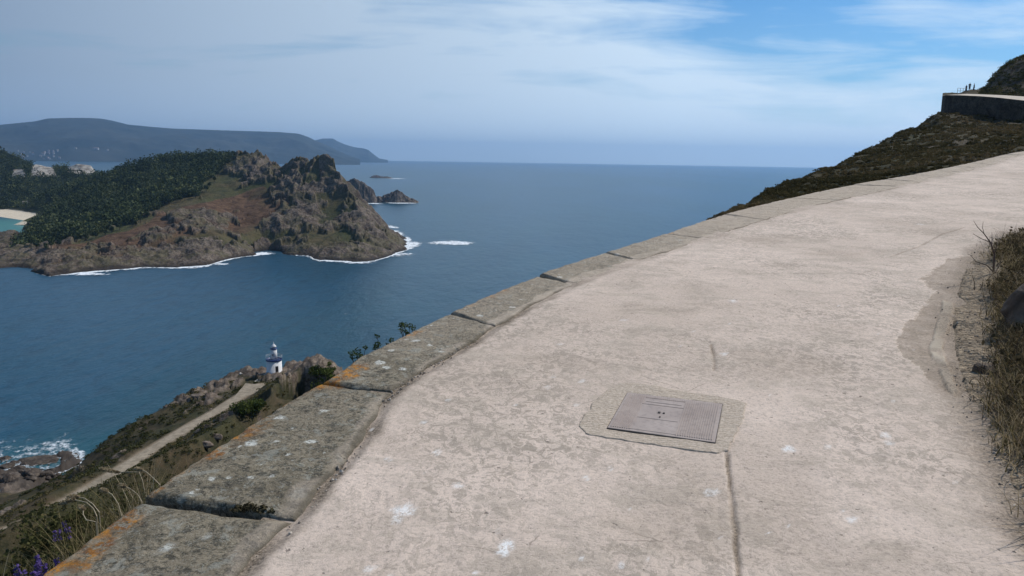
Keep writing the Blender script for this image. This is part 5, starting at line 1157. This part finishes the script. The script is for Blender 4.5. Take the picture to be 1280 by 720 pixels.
for (px_, py_, d_, rad, h, lb) in [(396, 476, 216, 2.2, 2.6, 'bright green bush below the headland rocks beside the wall'), (412, 474, 218, 1.8, 2.2, 'green bush right of the bright one at the wall edge'), (310, 520, 190, 3.4, 2.2, 'dark green bush between the dirt track and the wall'), (322, 513, 195, 2.4, 1.8, 'smaller dark bush right of the dark green bush')]:
    r_ = rays(px_, py_); r_ = r_ / r_[1]; ds = np.linspace(60, 260, 800); hh = hz(r_[0] * ds, ds); bl = (CZ + r_[2] * ds) < hh; k = np.argmax(bl) if bl.any() else 600
    shrub((r_[0] * ds[k], ds[k], float(hh[k])), rad, h, ML_green, lb, int(px_), 1400, .16, 'bush')

# moss clump in the first joint
jc = onpath(312, 637); V, Fc, S_ = cards([(-.04, .0, .0), (0, .0, .005), (.05, -.005, .0), (.09, -.01, -.002)], [.03, .034, .03, .02], 160, .005, .45, 4, True)
o = mesh('moss_clump', V, Fc, leafmat('moss', (.06, .05, .03), (.02, .018, .012), (.11, .095, .05), 0), {'shade': S_}, smooth=False); o.location = tuple(jc + [0, 0, .0]); tag(o, 'dark dry moss clump in the joint between the two nearest slabs', 'moss')
# gravel along the coping and in the dirt
g = np.random.default_rng(41); n = 2600; k = g.integers(60, len(EId) - 2600, n); P_ = EId[k] + np.stack([g.normal(-.012, .022, n), g.normal(0, .02, n), np.zeros(n)], -1)
P_[:, 2] = zpath(P_[:, 0], P_[:, 1]) - .004 + g.uniform(-.006, .004, n)
ks = g.uniform(size=n) < sstep(-.3, .4, perlin(P_[:, 0] * 1.5, P_[:, 1] * 1.5, seed=3)); P_ = P_[ks]
ico = [(0,0,1),(.9,0,.4),(.3,.85,.4),(-.7,.5,.45),(-.7,-.5,.4),(.3,-.85,.45),(.7,.5,-.4),(-.3,.85,-.4),(-.9,0,-.4),(-.3,-.85,-.4),(.7,-.5,-.4),(0,0,-1)]
icf = [(0,1,2),(0,2,3),(0,3,4),(0,4,5),(0,5,1),(1,6,2),(2,7,3),(3,8,4),(4,9,5),(5,10,1),(6,7,2),(7,8,3),(8,9,4),(9,10,5),(10,6,1),(11,7,6),(11,8,7),(11,9,8),(11,10,9),(11,6,10)]
# verge gravel too
n2 = 1500; t_ = g.integers(40, len(ERs) * 100, n2); ERd = resample(ER, 6000); k2 = g.integers(500, 4200, n2); Q_ = ERd[k2] + np.stack([g.normal(.10, .12, n2), g.normal(0, .05, n2), np.zeros(n2)], -1); Q_[:, 2] = np.maximum(zpath(Q_[:, 0], Q_[:, 1]), hz(Q_[:, 0], Q_[:, 1])) + .002
P_ = np.concatenate([P_, Q_]); sz = np.exp(g.normal(math.log(.0042), .4, len(P_)))
V = (P_[:, None, :] + np.array(ico)[None] * sz[:, None, None] * g.uniform(.6, 1.3, (len(P_), 12, 3))).reshape(-1, 3); Fc = (np.array(icf)[None] + (np.arange(len(P_)) * 12)[:, None, None]).reshape(-1, 3)
mg = leafmat('grit', (.30, .25, .20), (.17, .14, .11), (.50, .44, .37), 0)
tag(mesh('loose_gravel', V, Fc, mg, {'shade': np.repeat(g.uniform(0, 1, len(P_)), 12)}, smooth=False), 'loose grit gathered in the seam between coping and path', 'gravel', kind='stuff')

# ================================================================== AIR
me = bpy.data.meshes.new('haze'); hx, y0_, y1_, z0_, z1_ = 35000, -3000, 35500, -32, 830
vv = [(-hx, y0_, z0_), (hx, y0_, z0_), (hx, y1_, z0_), (-hx, y1_, z0_), (-hx, y0_, z1_), (hx, y0_, z1_), (hx, y1_, z1_), (-hx, y1_, z1_)]
me.from_pydata(vv, [], [(0,3,2,1), (4,5,6,7), (0,1,5,4), (1,2,6,5), (2,3,7,6), (3,0,4,7)])
hm = NT('haze_air'); v_ = hm.n('ShaderNodeVolumePrincipled'); v_.inputs['Color'].default_value = (.40, .66, 1.0, 1); v_.inputs['Density'].default_value = HAZE_D if 'HAZE_D' in globals() else 4.2e-5; v_.inputs['Anisotropy'].default_value = .45
hm.out(None, v_.outputs[0]); me.materials.append(hm.m); hz_o = link(bpy.data.objects.new('haze', me)); tag(hz_o, kind='stuff', label='thin blue haze over the distant sea and mountains')

# ================================================================== SKY, SUN, CAMERA
SUN_AZ, SUN_EL = R(58), R(47)
W = NT('World', True); S.world = W.m
sky = W.n('ShaderNodeTexSky', sky_type='NISHITA', sun_disc=False, sun_elevation=SUN_EL, sun_rotation=SUN_AZ, altitude=100, air_density=1.0, dust_density=.8, ozone_density=1.5)
D = W.coord('Generated'); sx = W.n('ShaderNodeSeparateXYZ', i_0=D)
zc_ = W.math('ADD', W.math('MAXIMUM', sx.outputs[2], 0.0), .10)
cx_ = W.math('DIVIDE', sx.outputs[0], zc_); cy_ = W.math('DIVIDE', sx.outputs[1], zc_)
pv = W.n('ShaderNodeCombineXYZ', i_0=cx_, i_1=cy_).outputs[0]
azn = W.math('DIVIDE', sx.outputs[0], W.math('MAXIMUM', sx.outputs[1], .08)); el = W.math('DIVIDE', sx.outputs[2], W.math('MAXIMUM', sx.outputs[1], .08))
sv = W.n('ShaderNodeCombineXYZ', i_0=azn, i_1=el).outputs[0]
st = W.noise(W.map(sv, (2.2, 13, 1), (0, 0, -.16), (3.1, 1.7, 0)), 1.0, 8, .55, .6)
st2 = W.noise(W.map(sv, (4.0, 34, 1), (0, 0, -.30), (1.3, 5.2, 0)), 1.0, 7, .60, .5)
big = W.noise(W.map(sv, (2.0, 5.5, 1), (0, 0, -.12), (9.3, 2.1, 0)), 1.0, 4, .5, .4)
linev = W.math('SUBTRACT', W.math('SUBTRACT', .190, W.math('MULTIPLY', azn, .16)), el)
cover = W.ramp(W.math('ADD', W.math('MULTIPLY', linev, 5.0), .5), [(.30, 0), (.75, 1)])
f = W.math('ADD', W.math('MULTIPLY', st, .62), W.math('ADD', W.math('MULTIPLY', st2, .42), W.math('MULTIPLY', big, .30)))
f = W.math('ADD', f, W.math('MULTIPLY', W.math('SUBTRACT', cover, .45), .26))
cl = W.ramp(f, [(.55, 0), (.61, .30), (.76, .98)])
hor = W.ramp(el, [(0.0, 1), (.03, .75), (.10, .15), (.2, 0)])
lr = W.ramp(W.math('ADD', W.math('MULTIPLY', azn, .5), .5), [(.18, 0), (.42, .55), (.60, 1)])
ccol = W.mix(lr, (2.8, 3.75, 5.1), (7.0, 8.6, 10.2))
base_sky = W.mix(1.0, sky.outputs[0], W.mix(lr, (.56, .80, .92), (.36, .72, 1.05)), 'MULTIPLY')
c = W.mix(cl, base_sky, ccol)
c = W.mix(W.math('MULTIPLY', hor, .85), c, W.mix(lr, (3.6, 5.0, 6.9), (7.0, 8.8, 10.6)))
bg = W.n('ShaderNodeBackground', i_Color=c); bg.inputs[1].default_value = .10
o = W.n('ShaderNodeOutputWorld'); W.t.links.new(bg.outputs[0], o.inputs[0])
sl_ = bpy.data.lights.new('sun', 'SUN'); sl_.energy = 4.0; sl_.angle = R(.5); sl_.color = (1, .955, .89); so_ = link(bpy.data.objects.new('sun', sl_))
sd = Vector((math.sin(SUN_AZ) * math.cos(SUN_EL), math.cos(SUN_AZ) * math.cos(SUN_EL), math.sin(SUN_EL))); so_.rotation_euler = sd.to_track_quat('Z', 'Y').to_euler()
cd = bpy.data.cameras.new('camera'); cam = link(bpy.data.objects.new('camera', cd)); cam.location = (0, 0, CZ); cam.rotation_euler = (Matrix.Rotation(R(90) - PITCH, 3, 'X') @ Matrix.Rotation(ROLL, 3, 'Z')).to_euler()
cd.sensor_width = 36; cd.lens = 36 * FOC / 1280; cd.clip_start = .1; cd.clip_end = 90000; S.camera = cam
S.view_settings.view_transform = 'Standard'; S.view_settings.look = 'None'; S.view_settings.exposure = 0; S.view_settings.gamma = 1
S.cycles.use_denoising = True; S.cycles.max_bounces = 5; S.cycles.volume_bounces = 0; S.cycles.transparent_max_bounces = 8
S.cycles.use_adaptive_sampling = True; S.cycles.adaptive_threshold = .02
